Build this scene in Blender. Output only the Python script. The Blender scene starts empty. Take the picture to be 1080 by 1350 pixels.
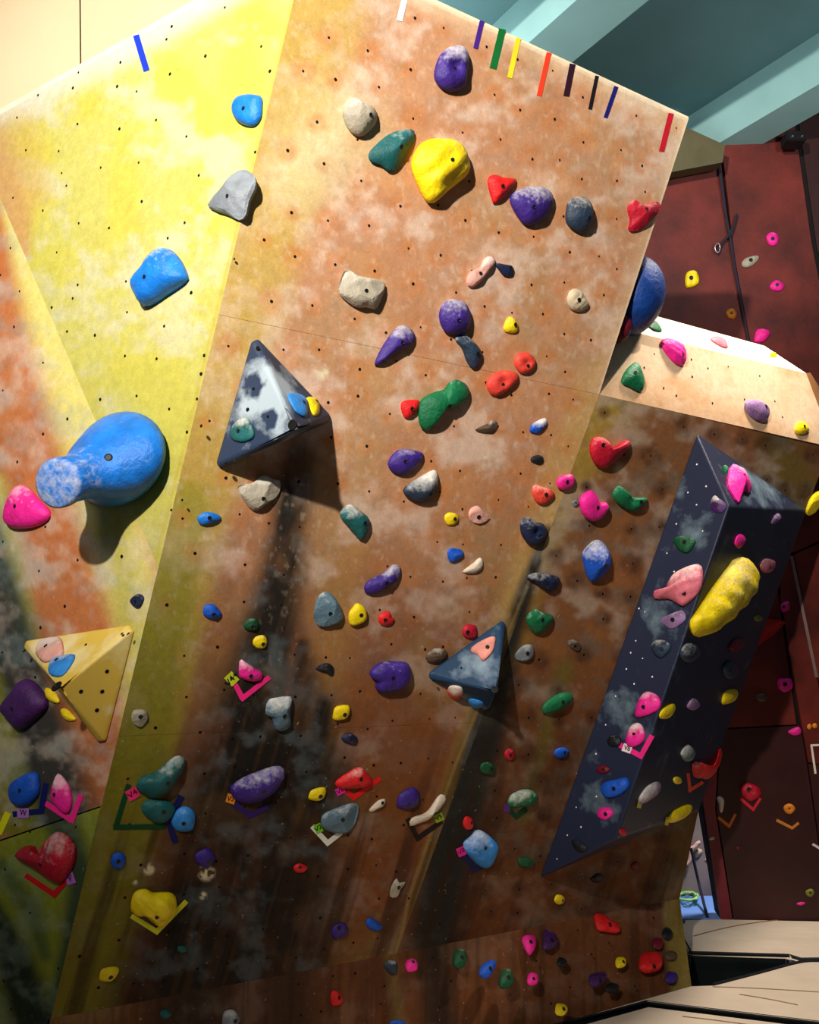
import bpy, bmesh, math, random
import numpy as np
from mathutils import Vector, Matrix
from mathutils.bvhtree import BVHTree
random.seed(7)
RNG = np.random.RandomState(5)
SC = bpy.context.scene
COL = SC.collection

# ------------------------------------------------------------------ camera
FPX = 1080.0
PITCH = math.radians(10.85)
CAM = Vector((0, 0, 1.6))
cd = bpy.data.cameras.new('camera'); cam = bpy.data.objects.new('camera', cd); COL.objects.link(cam)
cam.location = CAM; cam.rotation_euler = (math.pi/2 + PITCH, 0, 0)
cd.sensor_fit = 'VERTICAL'; cd.sensor_height = 36; cd.lens = 36*FPX/1350; cd.clip_start = .05
SC.camera = cam

# ------------------------------------------------------------------ light and exposure
w = bpy.data.worlds.new('world'); SC.world = w; w.use_nodes = True
w.node_tree.nodes['Background'].inputs[0].default_value = (.55, .62, .75, 1)
w.node_tree.nodes['Background'].inputs[1].default_value = .10
SC.view_settings.view_transform = 'Standard'; SC.view_settings.look = 'None'
SC.view_settings.exposure = 0.0; SC.view_settings.gamma = 1.0; SC.view_settings.use_curve_mapping = False

def lamp(name, kind, loc, power, color, size=.1, aim=None, **kw):
    d = bpy.data.lights.new(name, kind); d.energy = power; d.color = color
    if kind == 'AREA': d.size = size
    else: d.shadow_soft_size = size
    for k, v in kw.items(): setattr(d, k, v)
    o = bpy.data.objects.new(name, d); COL.objects.link(o); o.location = loc
    if aim is not None:
        o.rotation_euler = (Vector(aim)-Vector(loc)).to_track_quat('-Z', 'Y').to_euler()
    return o
lamp('spot_key', 'SPOT', (-1.45, -1.45, 4.1), 1900, (1, .94, .86), .07, aim=(-.35, 2.9, 3.95), spot_size=math.radians(77), spot_blend=1.0)
lamp('lamp_mats', 'SPOT', (2.2, 3.55, 4.85), 560, (1, .88, .76), .2, aim=(1.8, 4.2, 0), spot_size=math.radians(84), spot_blend=.8)
lamp('fill_ceiling', 'SPOT', (2.6, .6, 3.2), 380, (.82, .97, 1), .3, aim=(2.3, 3.4, 5.25), spot_size=math.radians(75), spot_blend=.9)  # added fill from outside the frame, brightens the ceiling
lamp('fill_room', 'AREA', (-2.2, -1.4, 4.2), 38, (1, .93, .84), 1.6, aim=(.6, 3.8, 1.2))  # added soft fill, keeps the lower wall from going black
lamp('fill_beams', 'POINT', (-.1, 3.9, 4.62), 36, (.86, .97, 1), .25)  # unseen fill behind the wall top, added for the ceiling and beams
lamp('fill_far_bay', 'POINT', (2.45, 5.7, 1.9), 150, (.95, .92, 1), .2)  # added fill hidden behind the red wall, brightens the far bay

# ------------------------------------------------------------------ helpers
_F = Vector((0, math.cos(PITCH), math.sin(PITCH))); _U = Vector((0, -math.sin(PITCH), math.cos(PITCH))); _R = Vector((1, 0, 0))
def ray(x, y):                       # direction of sight through a point of the 1080 x 1350 photograph
    return (_R*(x-540) + _U*(675-y) + _F*FPX)/FPX
def hz(x, y, z):
    r = ray(x, y); return CAM + r*((z-CAM.z)/r.z)
def proj(P):                         # N x 3 -> pixel coordinates
    d = P - np.array(CAM)
    X = d[:, 0]; Y = d @ np.array(_U); Z = np.maximum(d @ np.array(_F), .05)
    return 540+FPX*X/Z, 675-FPX*Y/Z
class Plane:
    def __init__(s, a, b, c):
        s.p = Vector(a); n = (Vector(b)-s.p).cross(Vector(c)-s.p).normalized()
        if n.dot(CAM-s.p) < 0: n = -n
        s.n = n
        s.u = (_R - n*_R.dot(n)).normalized(); s.v = n.cross(s.u)
    def hit(s, x, y, off=0.0):
        r = ray(x, y); p = s.p + s.n*off
        return CAM + r*((p-CAM).dot(s.n)/r.dot(s.n))
def at(x, y, pt):                    # same distance as another point, along another line of sight
    return CAM + ray(x, y)*((pt-CAM).dot(_F))
def far(x, y, plane, k):
    return CAM + (plane.hit(x, y)-CAM)*k
def s2l(c):
    c = np.asarray(c, float)/255.0
    return np.where(c <= .04045, c/12.92, ((c+.055)/1.055)**2.4)

CR = {'1': (0, 0, 3), '2': (360, 0, 3), '3': (720, 0, 3), '4': (0, 340, 3), '5': (360, 340, 3), '6': (720, 340, 3),
      '7': (0, 680, 3), '8': (360, 680, 3), '9': (720, 680, 3), '10': (0, 1010, 3), '11': (360, 1010, 3), '12': (720, 1010, 3),
      's1': (880, 1040, 5.4), 's2': (640, 620, 6), 's3': (840, 570, 4.5), 's4': (780, 780, 3.6), 's5': (480, 960, 3.857),
      's6': (820, 150, 4.154), 's7': (0, 980, 3.857), 'p': (0, 0, 1)}
def cp(c, pts):
    ox, oy, s = CR[c]; return [(ox+x/s, oy+y/s) for x, y in pts]

# ------------------------------------------------------------------ materials
def newmat(name):
    m = bpy.data.materials.new(name); m.use_nodes = True
    nt = m.node_tree; return m, nt, nt.nodes['Principled BSDF']
def N(nt, t, **kw):
    n = nt.nodes.new(t)
    for k, v in kw.items(): setattr(n, k, v)
    return n
def noise_bump(nt, b, scale, strength, detail=6, dist=.01, coord=None, rough=.6):
    n = N(nt, 'ShaderNodeTexNoise'); n.inputs['Scale'].default_value = scale; n.inputs['Detail'].default_value = detail
    n.inputs['Roughness'].default_value = rough
    if coord: nt.links.new(coord, n.inputs['Vector'])
    bp = N(nt, 'ShaderNodeBump'); bp.inputs['Strength'].default_value = strength; bp.inputs['Distance'].default_value = dist
    nt.links.new(n.outputs['Fac'], bp.inputs['Height']); nt.links.new(bp.outputs['Normal'], b.inputs['Normal'])
    return n
def plain(name, rgb, rough=.6, spec=.3, bump=None, var=.15, vscale=8, metal=0):
    m, nt, b = newmat(name)
    c = s2l(rgb)
    tc = N(nt, 'ShaderNodeTexCoord')
    n = N(nt, 'ShaderNodeTexNoise'); n.inputs['Scale'].default_value = vscale; n.inputs['Detail'].default_value = 5
    nt.links.new(tc.outputs['Object'], n.inputs['Vector'])
    r = N(nt, 'ShaderNodeValToRGB'); r.color_ramp.elements[0].position = .3; r.color_ramp.elements[1].position = .7
    r.color_ramp.elements[0].color = (*(c*(1-var)), 1); r.color_ramp.elements[1].color = (*np.minimum(c*(1+var), 1), 1)
    nt.links.new(n.outputs['Fac'], r.inputs['Fac']); nt.links.new(r.outputs['Color'], b.inputs['Base Color'])
    b.inputs['Roughness'].default_value = rough; b.inputs['Specular IOR Level'].default_value = spec; b.inputs['Metallic'].default_value = metal
    if bump: noise_bump(nt, b, bump[0], bump[1], dist=bump[2], coord=tc.outputs['Object'])
    return m
def painted():                       # wall paint: colour laid on the board, plus fine speckle and relief
    m, nt, b = newmat('worn_wall_paint')
    a = N(nt, 'ShaderNodeAttribute', attribute_name='paint')
    tc = N(nt, 'ShaderNodeTexCoord')
    n1 = N(nt, 'ShaderNodeTexNoise'); n1.inputs['Scale'].default_value = 26; n1.inputs['Detail'].default_value = 8; n1.inputs['Roughness'].default_value = .7
    n2 = N(nt, 'ShaderNodeTexNoise'); n2.inputs['Scale'].default_value = 160; n2.inputs['Detail'].default_value = 3
    for n in (n1, n2): nt.links.new(tc.outputs['Object'], n.inputs['Vector'])
    r1 = N(nt, 'ShaderNodeMapRange'); r1.inputs['From Min'].default_value = .3; r1.inputs['From Max'].default_value = .7
    r1.inputs['To Min'].default_value = .86; r1.inputs['To Max'].default_value = 1.14
    nt.links.new(n1.outputs['Fac'], r1.inputs['Value'])
    r2 = N(nt, 'ShaderNodeMapRange'); r2.inputs['From Min'].default_value = .3; r2.inputs['From Max'].default_value = .7
    r2.inputs['To Min'].default_value = .93; r2.inputs['To Max'].default_value = 1.07
    nt.links.new(n2.outputs['Fac'], r2.inputs['Value'])
    mu = N(nt, 'ShaderNodeMath', operation='MULTIPLY'); nt.links.new(r1.outputs[0], mu.inputs[0]); nt.links.new(r2.outputs[0], mu.inputs[1])
    vm = N(nt, 'ShaderNodeVectorMath', operation='SCALE'); nt.links.new(a.outputs['Color'], vm.inputs[0]); nt.links.new(mu.outputs[0], vm.inputs['Scale'])
    # small chalk specks
    n3 = N(nt, 'ShaderNodeTexNoise'); n3.inputs['Scale'].default_value = 60; n3.inputs['Detail'].default_value = 2
    nt.links.new(tc.outputs['Object'], n3.inputs['Vector'])
    r3 = N(nt, 'ShaderNodeMapRange'); r3.inputs['From Min'].default_value = .70; r3.inputs['From Max'].default_value = .78; r3.inputs['To Max'].default_value = .4
    nt.links.new(n3.outputs['Fac'], r3.inputs['Value'])
    mx = N(nt, 'ShaderNodeMix', data_type='RGBA'); mx.inputs['B'].default_value = (.55, .44, .34, 1)
    nt.links.new(r3.outputs[0], mx.inputs['Factor']); nt.links.new(vm.outputs[0], mx.inputs['A'])
    nt.links.new(mx.outputs['Result'], b.inputs['Base Color'])
    b.inputs['Roughness'].default_value = .68; b.inputs['Specular IOR Level'].default_value = .12
    noise_bump(nt, b, 45, .25, dist=.006, coord=tc.outputs['Object'])
    return m
M_PAINT = painted()
def hold_mat(name, rgb, chalk=(232, 226, 214), rough=.5):
    m, nt, b = newmat('hold_resin_'+name)
    tc = N(nt, 'ShaderNodeTexCoord'); a = N(nt, 'ShaderNodeAttribute', attribute_name='chalk')
    n = N(nt, 'ShaderNodeTexNoise'); n.inputs['Scale'].default_value = 38; n.inputs['Detail'].default_value = 7; n.inputs['Roughness'].default_value = .65
    nt.links.new(tc.outputs['Object'], n.inputs['Vector'])
    ad = N(nt, 'ShaderNodeMath', operation='ADD'); nt.links.new(a.outputs['Fac'], ad.inputs[0]); nt.links.new(n.outputs['Fac'], ad.inputs[1])
    r = N(nt, 'ShaderNodeMapRange'); r.inputs['From Min'].default_value = .78; r.inputs['From Max'].default_value = 1.32; r.inputs['To Max'].default_value = .88
    nt.links.new(ad.outputs[0], r.inputs['Value'])
    n2 = N(nt, 'ShaderNodeTexNoise'); n2.inputs['Scale'].default_value = 15; nt.links.new(tc.outputs['Object'], n2.inputs['Vector'])
    c = s2l(rgb)
    rr = N(nt, 'ShaderNodeValToRGB'); rr.color_ramp.elements[0].position = .35; rr.color_ramp.elements[1].position = .65
    rr.color_ramp.elements[0].color = (*(c*.8), 1); rr.color_ramp.elements[1].color = (*np.minimum(c*1.12, 1), 1)
    nt.links.new(n2.outputs['Fac'], rr.inputs['Fac'])
    mx = N(nt, 'ShaderNodeMix', data_type='RGBA'); mx.inputs['B'].default_value = (*s2l(chalk), 1)
    nt.links.new(r.outputs[0], mx.inputs['Factor']); nt.links.new(rr.outputs['Color'], mx.inputs['A'])
    nt.links.new(mx.outputs['Result'], b.inputs['Base Color'])
    b.inputs['Roughness'].default_value = rough; b.inputs['Specular IOR Level'].default_value = .35
    noise_bump(nt, b, 42, .55, detail=9, dist=.012, coord=tc.outputs['Object'], rough=.62)
    return m
HC = {'deepblue': (12, 56, 128), 'blue': (25, 120, 215), 'skyblue': (50, 140, 220), 'royal': (20, 85, 195), 'purple': (60, 34, 128), 'darkpurple': (70, 30, 90), 'teal': (22, 92, 92),
      'green': (8, 105, 62), 'darkgreen': (8, 75, 40), 'yellow': (250, 215, 15), 'olive': (120, 120, 30), 'red': (222, 28, 30), 'crimson': (190, 18, 45),
      'maroon': (110, 12, 35), 'coral': (235, 70, 55), 'orange': (225, 130, 25), 'pink': (250, 35, 150), 'rose': (215, 110, 125), 'palepink': (225, 165, 150),
      'salmon': (235, 150, 135), 'grey': (128, 134, 140), 'stone': (170, 160, 140), 'beige': (200, 182, 150), 'bone': (226, 208, 184), 'slate': (40, 56, 76),
      'navy': (24, 34, 66), 'black': (22, 24, 28), 'brown': (90, 70, 52), 'lilac': (140, 105, 150), 'bluegrey': (92, 118, 132), 'lightblue': (95, 170, 225)}
HM = {k: hold_mat(k, v) for k, v in HC.items()}
HM['yellow'].node_tree.nodes['Principled BSDF'].inputs['Roughness'].default_value = .42
M_BOLT = plain('dark_bolt_steel', (26, 24, 24), .4, .5, metal=.3)
M_BACK = plain('dark_plywood_backing', (38, 28, 22), .8)
M_PLYEDGE = plain('worn_plywood_edge', (236, 214, 178), .7, bump=(60, .3, .004))
M_HOLE = plain('dark_hole', (20, 16, 14), .9, .1)
M_SCREW = plain('bright_screw_steel', (235, 235, 230), .3, .6)

# ------------------------------------------------------------------ object helpers
def link(name, me, m=None, parent=None):
    o = bpy.data.objects.new(name, me); COL.objects.link(o)
    if m is not None:
        for mm in (m if isinstance(m, (list, tuple)) else [m]): me.materials.append(mm)
    if parent is not None:
        o.parent = parent; o.matrix_parent_inverse = Matrix.Identity(4)
    return o
def pyd(name, verts, faces, smooth=False):
    me = bpy.data.meshes.new(name); me.from_pydata([tuple(v) for v in verts], [], faces); me.update()
    if smooth: me.polygons.foreach_set('use_smooth', [True]*len(me.polygons))
    return me
def tag(o, label, cat, group=None):
    o['label'] = label; o['category'] = cat
    if group: o['group'] = group
    return o
def structure(o): o['kind'] = 'structure'; return o
def empty(name, loc=(0, 0, 0)):
    o = bpy.data.objects.new(name, None); COL.objects.link(o); o.location = loc; o.empty_display_size = .05; return o
def slab(name, pts, back, m, parent=None, sub=None):
    """closed slab: polygon pts (3d, seen face) and the same polygon pushed by vector back"""
    pts = [Vector(p) for p in pts]; n = len(pts); b = Vector(back)
    V = pts + [p+b for p in pts]
    F = [list(range(n)), list(range(2*n-1, n-1, -1))] + [[i, i+n, (i+1) % n+n, (i+1) % n] for i in range(n)]
    me = pyd(name, V, F)
    bm = bmesh.new(); bm.from_mesh(me); bmesh.ops.recalc_face_normals(bm, faces=bm.faces); bm.to_mesh(me); bm.free()
    return link(name, me, m, parent)
def centred(o):
    """move a top level mesh's origin to the middle of its geometry"""
    me = o.data; c = Vector((0, 0, 0))
    for v in me.vertices: c += v.co
    c /= len(me.vertices); me.transform(Matrix.Translation(-c)); o.location = o.location + c
    return o

# ------------------------------------------------------------------ numpy noise and strokes
def vnoise(x, y, seed=0):
    xi = np.floor(x).astype(np.int64); yi = np.floor(y).astype(np.int64); fx = x-xi; fy = y-yi
    fx = fx*fx*(3-2*fx); fy = fy*fy*(3-2*fy)
    def h(a, b):
        n = (a*374761393 + b*668265263 + seed*1442695041) & 0xffffffff
        n = ((n ^ (n >> 13))*1274126177) & 0xffffffff
        return ((n ^ (n >> 16)) & 0xffff)/65535.0
    return (h(xi, yi)*(1-fx)+h(xi+1, yi)*fx)*(1-fy)+(h(xi, yi+1)*(1-fx)+h(xi+1, yi+1)*fx)*fy
def fbm(x, y, seed=0, o=4):
    s = 0; a = .5; t = 0
    for k in range(o):
        s = s+a*vnoise(x, y, seed+k*17); t += a; x = x*2.03; y = y*2.03; a *= .5
    return s/t
def sstep(a, b, x):
    t = np.clip((x-a)/(b-a), 0, 1); return t*t*(3-2*t)
def stroke(px, py, pts, soft=.5):
    """pts: (x, y, halfwidth); returns mask 0..1 of a soft brush stroke"""
    best = np.zeros_like(px)
    for (x0, y0, w0), (x1, y1, w1) in zip(pts[:-1], pts[1:]):
        dx, dy = x1-x0, y1-y0; L = dx*dx+dy*dy+1e-6
        t = np.clip(((px-x0)*dx+(py-y0)*dy)/L, 0, 1)
        d = np.hypot(px-x0-t*dx, py-y0-t*dy); w_ = w0+(w1-w0)*t
        best = np.maximum(best, 1-sstep(1-soft, 1+soft, d/w_))
    return best
def mixc(C, c, m):
    return C*(1-m[:, None]) + s2l(c)[None, :]*m[:, None]
# ------------------------------------------------------------------ surfaces of the climbing wall (metres, from the corner points)
ZT, ZK = 4.0, .4
TL, TR = hz(405, -75, ZT), hz(908, 157, ZT)
BL, BR0 = hz(67, 1343, ZK), hz(523, 1257, ZK)
A = Plane(TL, BL, BR0)
TR = A.hit(908, 157); FT = A.hit(790, 520); FB = A.hit(523, 1257)
BR2 = far(896, 1185, Plane(hz(0, 1300, ZK), hz(500, 1260, ZK), hz(900, 1190, ZK)), 1.0)
BR2 = CAM + (hz(896, 1185, ZK)-CAM)*1.09
B = Plane(FT, FB, BR2)
def on_line(a, b, z): return a.lerp(b, (z-a.z)/(b.z-a.z))
R1 = on_line(TL, BL, A.hit(206, 748).z); R2 = on_line(TL, BL, A.hit(134, 1062).z)
YW = hz(-38, 172, ZT)
Y = Plane(TL, R1, YW)
L = Plane(R1, R2, Y.hit(-38, 172))
L2 = Plane(L.hit(0, 1107), R2, BL)

KA = Plane(FB, BL, FB+Vector((0, 0, -1)))          # kick board under the front face
G = CAM + (hz(912, 1297, 0)-CAM)
KB = Plane(FB, BR2, CAM+ray(912, 1297)*((BR2-CAM).dot(_F)/1.0)*1.0)
SURF = {'A': A, 'B': B, 'Y': Y, 'L': L, 'L2': L2, 'KA': KA, 'KB': KB}

# ------------------------------------------------------------------ paint of the boards
FUR = lambda px, py: px + .29*(py-700)      # across the brush direction of the long stripes
def chalky(px, py, C, amt, seed, col=(214, 196, 178), sc=1.0):
    n = fbm(px/(46*sc), py/(38*sc), seed, 5); n2 = fbm(px/11, py/11, seed+5, 3)
    m = sstep(.50, .74, n*.8+n2*.25)*amt
    return mixc(C, col, m)
def halos(px, py, C, pts, r, col, a, seed=3):
    H_ = np.zeros_like(px)
    for i, (x, y) in enumerate(pts):
        s = (px > x-2*r) & (px < x+2*r) & (py > y-2*r) & (py < y+2*r)
        rr = r*(.65+.6*((i*37 % 10)/10))
        H_[s] = np.maximum(H_[s], 1-sstep(.35, 1.25, np.hypot(px[s]-x, (py[s]-y))/rr))
    return mixc(C, col, H_*np.asarray(a)*(.35+.65*vnoise(px/9, py/9, seed)))
def holes_grid(c00, c10, c11, c01, nu, nv, jit, skip=0):
    out = []; r = random.Random(nu*100+nv)
    for j in range(nv):
        for i in range(nu):
            if r.random() < skip: continue
            s = (i+.5+(.5 if j % 2 else 0)+r.uniform(-jit, jit))/nu; t = (j+.5+r.uniform(-jit, jit))/nv
            if s > .985: continue
            a = c00.lerp(c10, s); b = c01.lerp(c11, s); out.append(a.lerp(b, t))
    return out
def to_px(P):
    x, y = proj(np.array([list(p) for p in P])); return list(zip(x, y))
HOLES_A = holes_grid(TL, TR, FB, BL, 11, 24, .22, .06)
PXA = to_px(HOLES_A)
_yh = [('1', [(680, 105), (659, 156), (1034, 184), (813, 222), (477, 247), (673, 293), (311, 287), (464, 342), (541, 362), (289, 348), (151, 377), (68, 465), (307, 491), (473, 510),
        (618, 475), (738, 540), (103, 594), (233, 598), (549, 643), (399, 663), (244, 685), (263, 735), (787, 694), (170, 833), (561, 797), (312, 883), (432, 902), (731, 881), (664, 942), (225, 998), (1010, 602), (890, 30), (1068, 282)]),
       ('4', [(308, 107), (499, 93), (288, 160), (757, 138), (503, 215), (205, 196), (650, 270), (266, 291), (376, 306), (495, 388), (620, 399), (808, 386), (796, 459), (541, 546), (397, 560), (797, 665), (740, 689), (670, 598), (780, 558), (678, 997), (722, 958), (928, 5)])]
_lh = [('4', [(56, 273), (78, 132), (171, 415), (12, 524), (267, 637), (171, 697), (69, 807), (2, 68)]), ('1', [(52, 782), (42, 981)]),
       ('7', [(180, 43), (12, 102), (308, 175), (155, 218), (257, 358), (161, 442), (140, 638), (10, 540), (482, 161)])]
HOLES_Y = [Y.hit(x, y) for c, l in _yh for x, y in cp(c, l)]
HOLES_L = [L.hit(x, y) for c, l in _lh for x, y in cp(c, l)]
HOLES_L2 = [L2.hit(x, y) for x, y in cp('10', [(120, 260), (20, 408), (300, 240), (232, 800), (45, 960), (15, 850), (120, 580), (60, 232)])]
b00, b10, b11, b01 = FT, B.hit(1085, 592), B.hit(880, 1185), FB
HOLES_B = holes_grid(b00, b10, b11, b01, 8, 16, .25, .1)
PXB = to_px(HOLES_B)

def paint_A(px, py, P):
    C = np.tile(s2l((172, 110, 66)), (len(px), 1))
    n = fbm(px/60, py/60, 1, 4)
    C = mixc(C, (192, 124, 62), sstep(.45, .7, n)*.7)
    C = mixc(C, (160, 88, 46), sstep(.5, .8, fbm(px/35, py/70, 9, 4))*.5)
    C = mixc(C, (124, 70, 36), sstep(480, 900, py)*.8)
    C = mixc(C, (140, 110, 60), sstep(.48, .72, fbm(px/70, py/90, 19, 3))*.5)               # lower half browner: rubber scuffs plus painted-in light falloff
    s = FUR(px, py)
    st = fbm(s/9, py/420, 21, 4)
    # olive band along the ridge
    C = mixc(C, (176, 150, 52), stroke(px, py, [(440, -80, 62), (345, 300, 60), (262, 640, 50), (190, 1000, 36), (120, 1350, 26)], .35)*(.8))
    C = mixc(C, (110, 104, 30), stroke(px, py, [(225, 760, 30), (165, 1060, 46), (110, 1350, 40)], .5)*.75)
    C = mixc(C, (186, 150, 66), stroke(px, py, [(800, 520, 42), (745, 640, 34), (660, 870, 26), (560, 1180, 16), (520, 1270, 12)], .5)*.7)
    C = mixc(C, (170, 128, 62), stroke(px, py, [(505, 440, 30), (430, 900, 26), (380, 1250, 14)], .9)*.5)
    # dark rubber streaks
    dk = np.maximum.reduce([
        stroke(px, py, [(395, 600, 20), (374, 740, 26), (352, 850, 36), (318, 1000, 56), (270, 1180, 62), (215, 1350, 70)], .7),
        stroke(px, py, [(425, 930, 16), (415, 1040, 34), (405, 1180, 34), (385, 1350, 44)], .8)*.9,
        stroke(px, py, [(330, 940, 36), (385, 1020, 66), (350, 1240, 76), (320, 1350, 70)], .6),
        stroke(px, py, [(722, 700, 7), (690, 800, 14), (655, 920, 22), (628, 1010, 24), (590, 1150, 24), (570, 1260, 18)], .7),
        stroke(px, py, [(398, 850, 10), (400, 950, 40), (395, 1040, 40)], .9)*.75])
    # chalk
    up = 1-sstep(480, 1050, py)
    C = mixc(C, (206, 166, 132), up*(.22+.3*fbm(px/120, py/110, 44, 3)))
    C = chalky(px, py, C, .25+.40*up, 40, (218, 192, 172), 1.3)
    C = chalky(px, py, C, .12, 77, (130, 134, 130), .7)
    C = mixc(C, (184, 152, 58), stroke(px, py, [(440, -80, 56), (345, 300, 52), (262, 640, 46)], .5)*.45)
    C = mixc(C, (146, 138, 34), stroke(px, py, [(250, 660, 26), (210, 830, 44), (172, 1000, 46), (130, 1180, 44), (95, 1350, 40)], .45)*.8*(.6+.4*fbm(px/30, py/50, 55, 3)))
    C = mixc(C, (214, 200, 150), stroke(px, py, [(440, 180, 60), (400, 230, 46)], .9)*.6)
    C = halos(px, py, C, PXA, 19, (188, 112, 52), .6*(1-.75*sstep(600, 950, py)))
    C = mixc(C, (26, 28, 26), (dk*(.80+.5*st)).clip(0, 1)*.97*(.75+.25*sstep(.3, .55, fbm(px/40, py/60, 47, 4))))
    C = mixc(C, (96, 66, 30), sstep(.60, .78, st)*sstep(780, 1000, py)*dk*.35)
    C = mixc(C, (58, 34, 20), sstep(.5, .75, fbm(s/16, py/300, 33, 4))*sstep(900, 1150, py)*.7)
    C = chalky(px, py, C, .35*dk, 79, (120, 132, 134), .8)
    C = C*(1-.32*sstep(560, 1150, py))[:, None]  # dims the colour downwards: falloff of the light painted in
    for x, y, r_ in ((272, 1150, 13), (268, 1181, 6), (424, 490, 12), (410, 476, 7), (196, 1146, 9), (178, 1163, 4), (640, 600, 5), (570, 262, 6)):
        C = mixc(C, (214, 198, 160), (1-sstep(.5, 1.1, np.hypot(px-x, py-y)/r_))*sstep(.46, .56, fbm(px/5, py/5, 57, 2)))
    # fine thread of worn paint along the lower fold
    C = mixc(C, (176, 140, 76), stroke(px, py, [(700, 760, 2), (600, 1010, 2), (540, 1180, 2.5), (523, 1258, 2.5)], .6)*.3)
    sc = sstep(.66, .76, fbm(px/7, py/9, 51, 3))
    C = mixc(C, (222, 205, 180), sc*.22*up)
    # pale worn margins at the top and the free right edge
    e1 = (908-px)*.47-(157-py) ; e1 = (py-(157-.461*(908-px)))/1.1
    e2 = ((908-(py-157)*.323)-px)*.95
    C = mixc(C, (240, 222, 194), (1-sstep(2, 5, e1))*.9)
    C = mixc(C, (226, 196, 158), (1-sstep(5, 34, e1))*.5)
    C = mixc(C, (232, 210, 176), (1-sstep(1.5, 4, e2))*.8*(py < 520))
    C = mixc(C, (216, 180, 140), (1-sstep(3, 24, e2))*.4*(py < 520))
    return C
def paint_B(px, py, P):
    C = np.tile(s2l((138, 90, 54)), (len(px), 1))
    C = mixc(C, (160, 104, 58), sstep(.45, .7, fbm(px/50, py/60, 4, 4))*.6)
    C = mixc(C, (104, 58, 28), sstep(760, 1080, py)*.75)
    s = FUR(px, py)
    C = mixc(C, (168, 138, 60), stroke(px, py, [(800, 520, 46), (748, 640, 24), (705, 760, 10)], .6)*.9)
    C = mixc(C, (120, 100, 42), stroke(px, py, [(1020, 580, 20), (1045, 640, 34), (1060, 700, 30)], .6)*.75)
    C = mixc(C, (108, 112, 40), stroke(px, py, [(745, 880, 12), (715, 985, 9), (690, 1080, 8)], .9)*.5)
    C = mixc(C, (116, 88, 36), stroke(px, py, [(930, 1080, 36), (880, 1190, 26)], .7)*.8)
    C = mixc(C, (38, 40, 36), stroke(px, py, [(708, 740, 7), (676, 830, 14), (640, 960, 24), (590, 1130, 26), (570, 1240, 26)], .7)*.85)
    C = mixc(C, (150, 116, 50), stroke(px, py, [(735, 700, 8), (690, 850, 9), (650, 900, 6)], .7)*.6)
    C = chalky(px, py, C, .60*(1-.6*sstep(850, 1050, py)), 61, (190, 168, 146))
    C = chalky(px, py, C, .55, 66, (112, 104, 90), .8)
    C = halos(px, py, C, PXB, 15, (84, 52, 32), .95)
    C = mixc(C, (38, 40, 36), stroke(px, py, [(708, 740, 6), (676, 830, 13), (640, 960, 26), (592, 1130, 30), (572, 1250, 30)], .6)*.85)
    C = mixc(C, (58, 34, 20), sstep(.5, .75, fbm(s/16, py/300, 35, 4))*sstep(900, 1100, py)*.6)
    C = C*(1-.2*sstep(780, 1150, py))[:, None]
    return C
def paint_Y(px, py, P):
    C = np.tile(s2l((222, 214, 104)), (len(px), 1))
    C = mixc(C, (226, 214, 76), sstep(.4, .7, fbm(px/55, py/70, 2, 4))*.7)
    C = chalky(px, py, C, .7, 12, (232, 226, 176), 1.3)
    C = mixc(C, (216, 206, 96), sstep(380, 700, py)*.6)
    top = py-(172-.555*(px+38))
    C = mixc(C, (246, 238, 206), (1-sstep(3, 45, top))*.8)
    C = mixc(C, (226, 168, 104), stroke(px, py, [(-10, 190, 26), (14, 260, 30), (30, 330, 10)], .7)*.8)
    C = mixc(C, (226, 190, 90), stroke(px, py, [(25, 175, 26), (50, 250, 18)], .9)*.6)
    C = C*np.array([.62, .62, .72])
    e = px-(405-(py+75)*.2449)
    C = mixc(C, (176, 160, 66), (1-sstep(1, 4, np.abs(e)))*.7)
    return C
def paint_L(px, py, P):
    C = np.tile(s2l((190, 116, 68)), (len(px), 1))
    C = mixc(C, (186, 108, 60), sstep(.45, .7, fbm(px/40, py/50, 7, 4))*.7)
    C = mixc(C, (222, 212, 120), stroke(px, py, [(10, 250, 14), (60, 400, 30), (110, 560, 36), (165, 740, 38), (190, 860, 26), (175, 1000, 14)], .6)*.9)
    C = mixc(C, (176, 168, 60), stroke(px, py, [(150, 680, 22), (170, 800, 16), (160, 900, 12)], .9)*.6)
    C = mixc(C, (196, 200, 110), stroke(px, py, [(-8, 640, 16), (20, 760, 16), (40, 850, 12)], .9)*.7)
    C = mixc(C, (34, 54, 54), stroke(px, py, [(-30, 680, 26), (-4, 780, 34), (30, 900, 40), (64, 1020, 46), (80, 1100, 50)], .5)*.93)
    C = mixc(C, (130, 134, 30), stroke(px, py, [(-20, 900, 22), (4, 1000, 26), (24, 1080, 26)], .5)*.9)
    C = chalky(px, py, C, .4, 18, (226, 208, 188))
    C = chalky(px, py, C, .28, 24, (150, 170, 165), .6)*.88
    return C
def paint_L2(px, py, P):
    C = np.tile(s2l((128, 136, 34)), (len(px), 1))
    C = mixc(C, (150, 148, 50), sstep(.4, .7, fbm(px/30, py/80, 8, 4))*.5)
    s = px + .1*(py-1200)
    C = mixc(C, (40, 60, 50), stroke(px, py, [(80, 1080, 22), (108, 1160, 18), (95, 1250, 16), (70, 1350, 10)], .7)*.9)
    C = mixc(C, (26, 36, 30), stroke(px, py, [(-20, 1190, 16), (15, 1260, 26), (48, 1360, 34)], .6)*.95)
    C = mixc(C, (60, 80, 50), stroke(px, py, [(0, 1140, 10), (40, 1200, 14), (60, 1260, 8)], .9)*.7)
    C = chalky(px, py, C, .25, 28, (150, 165, 140), .7)
    return C
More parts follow.
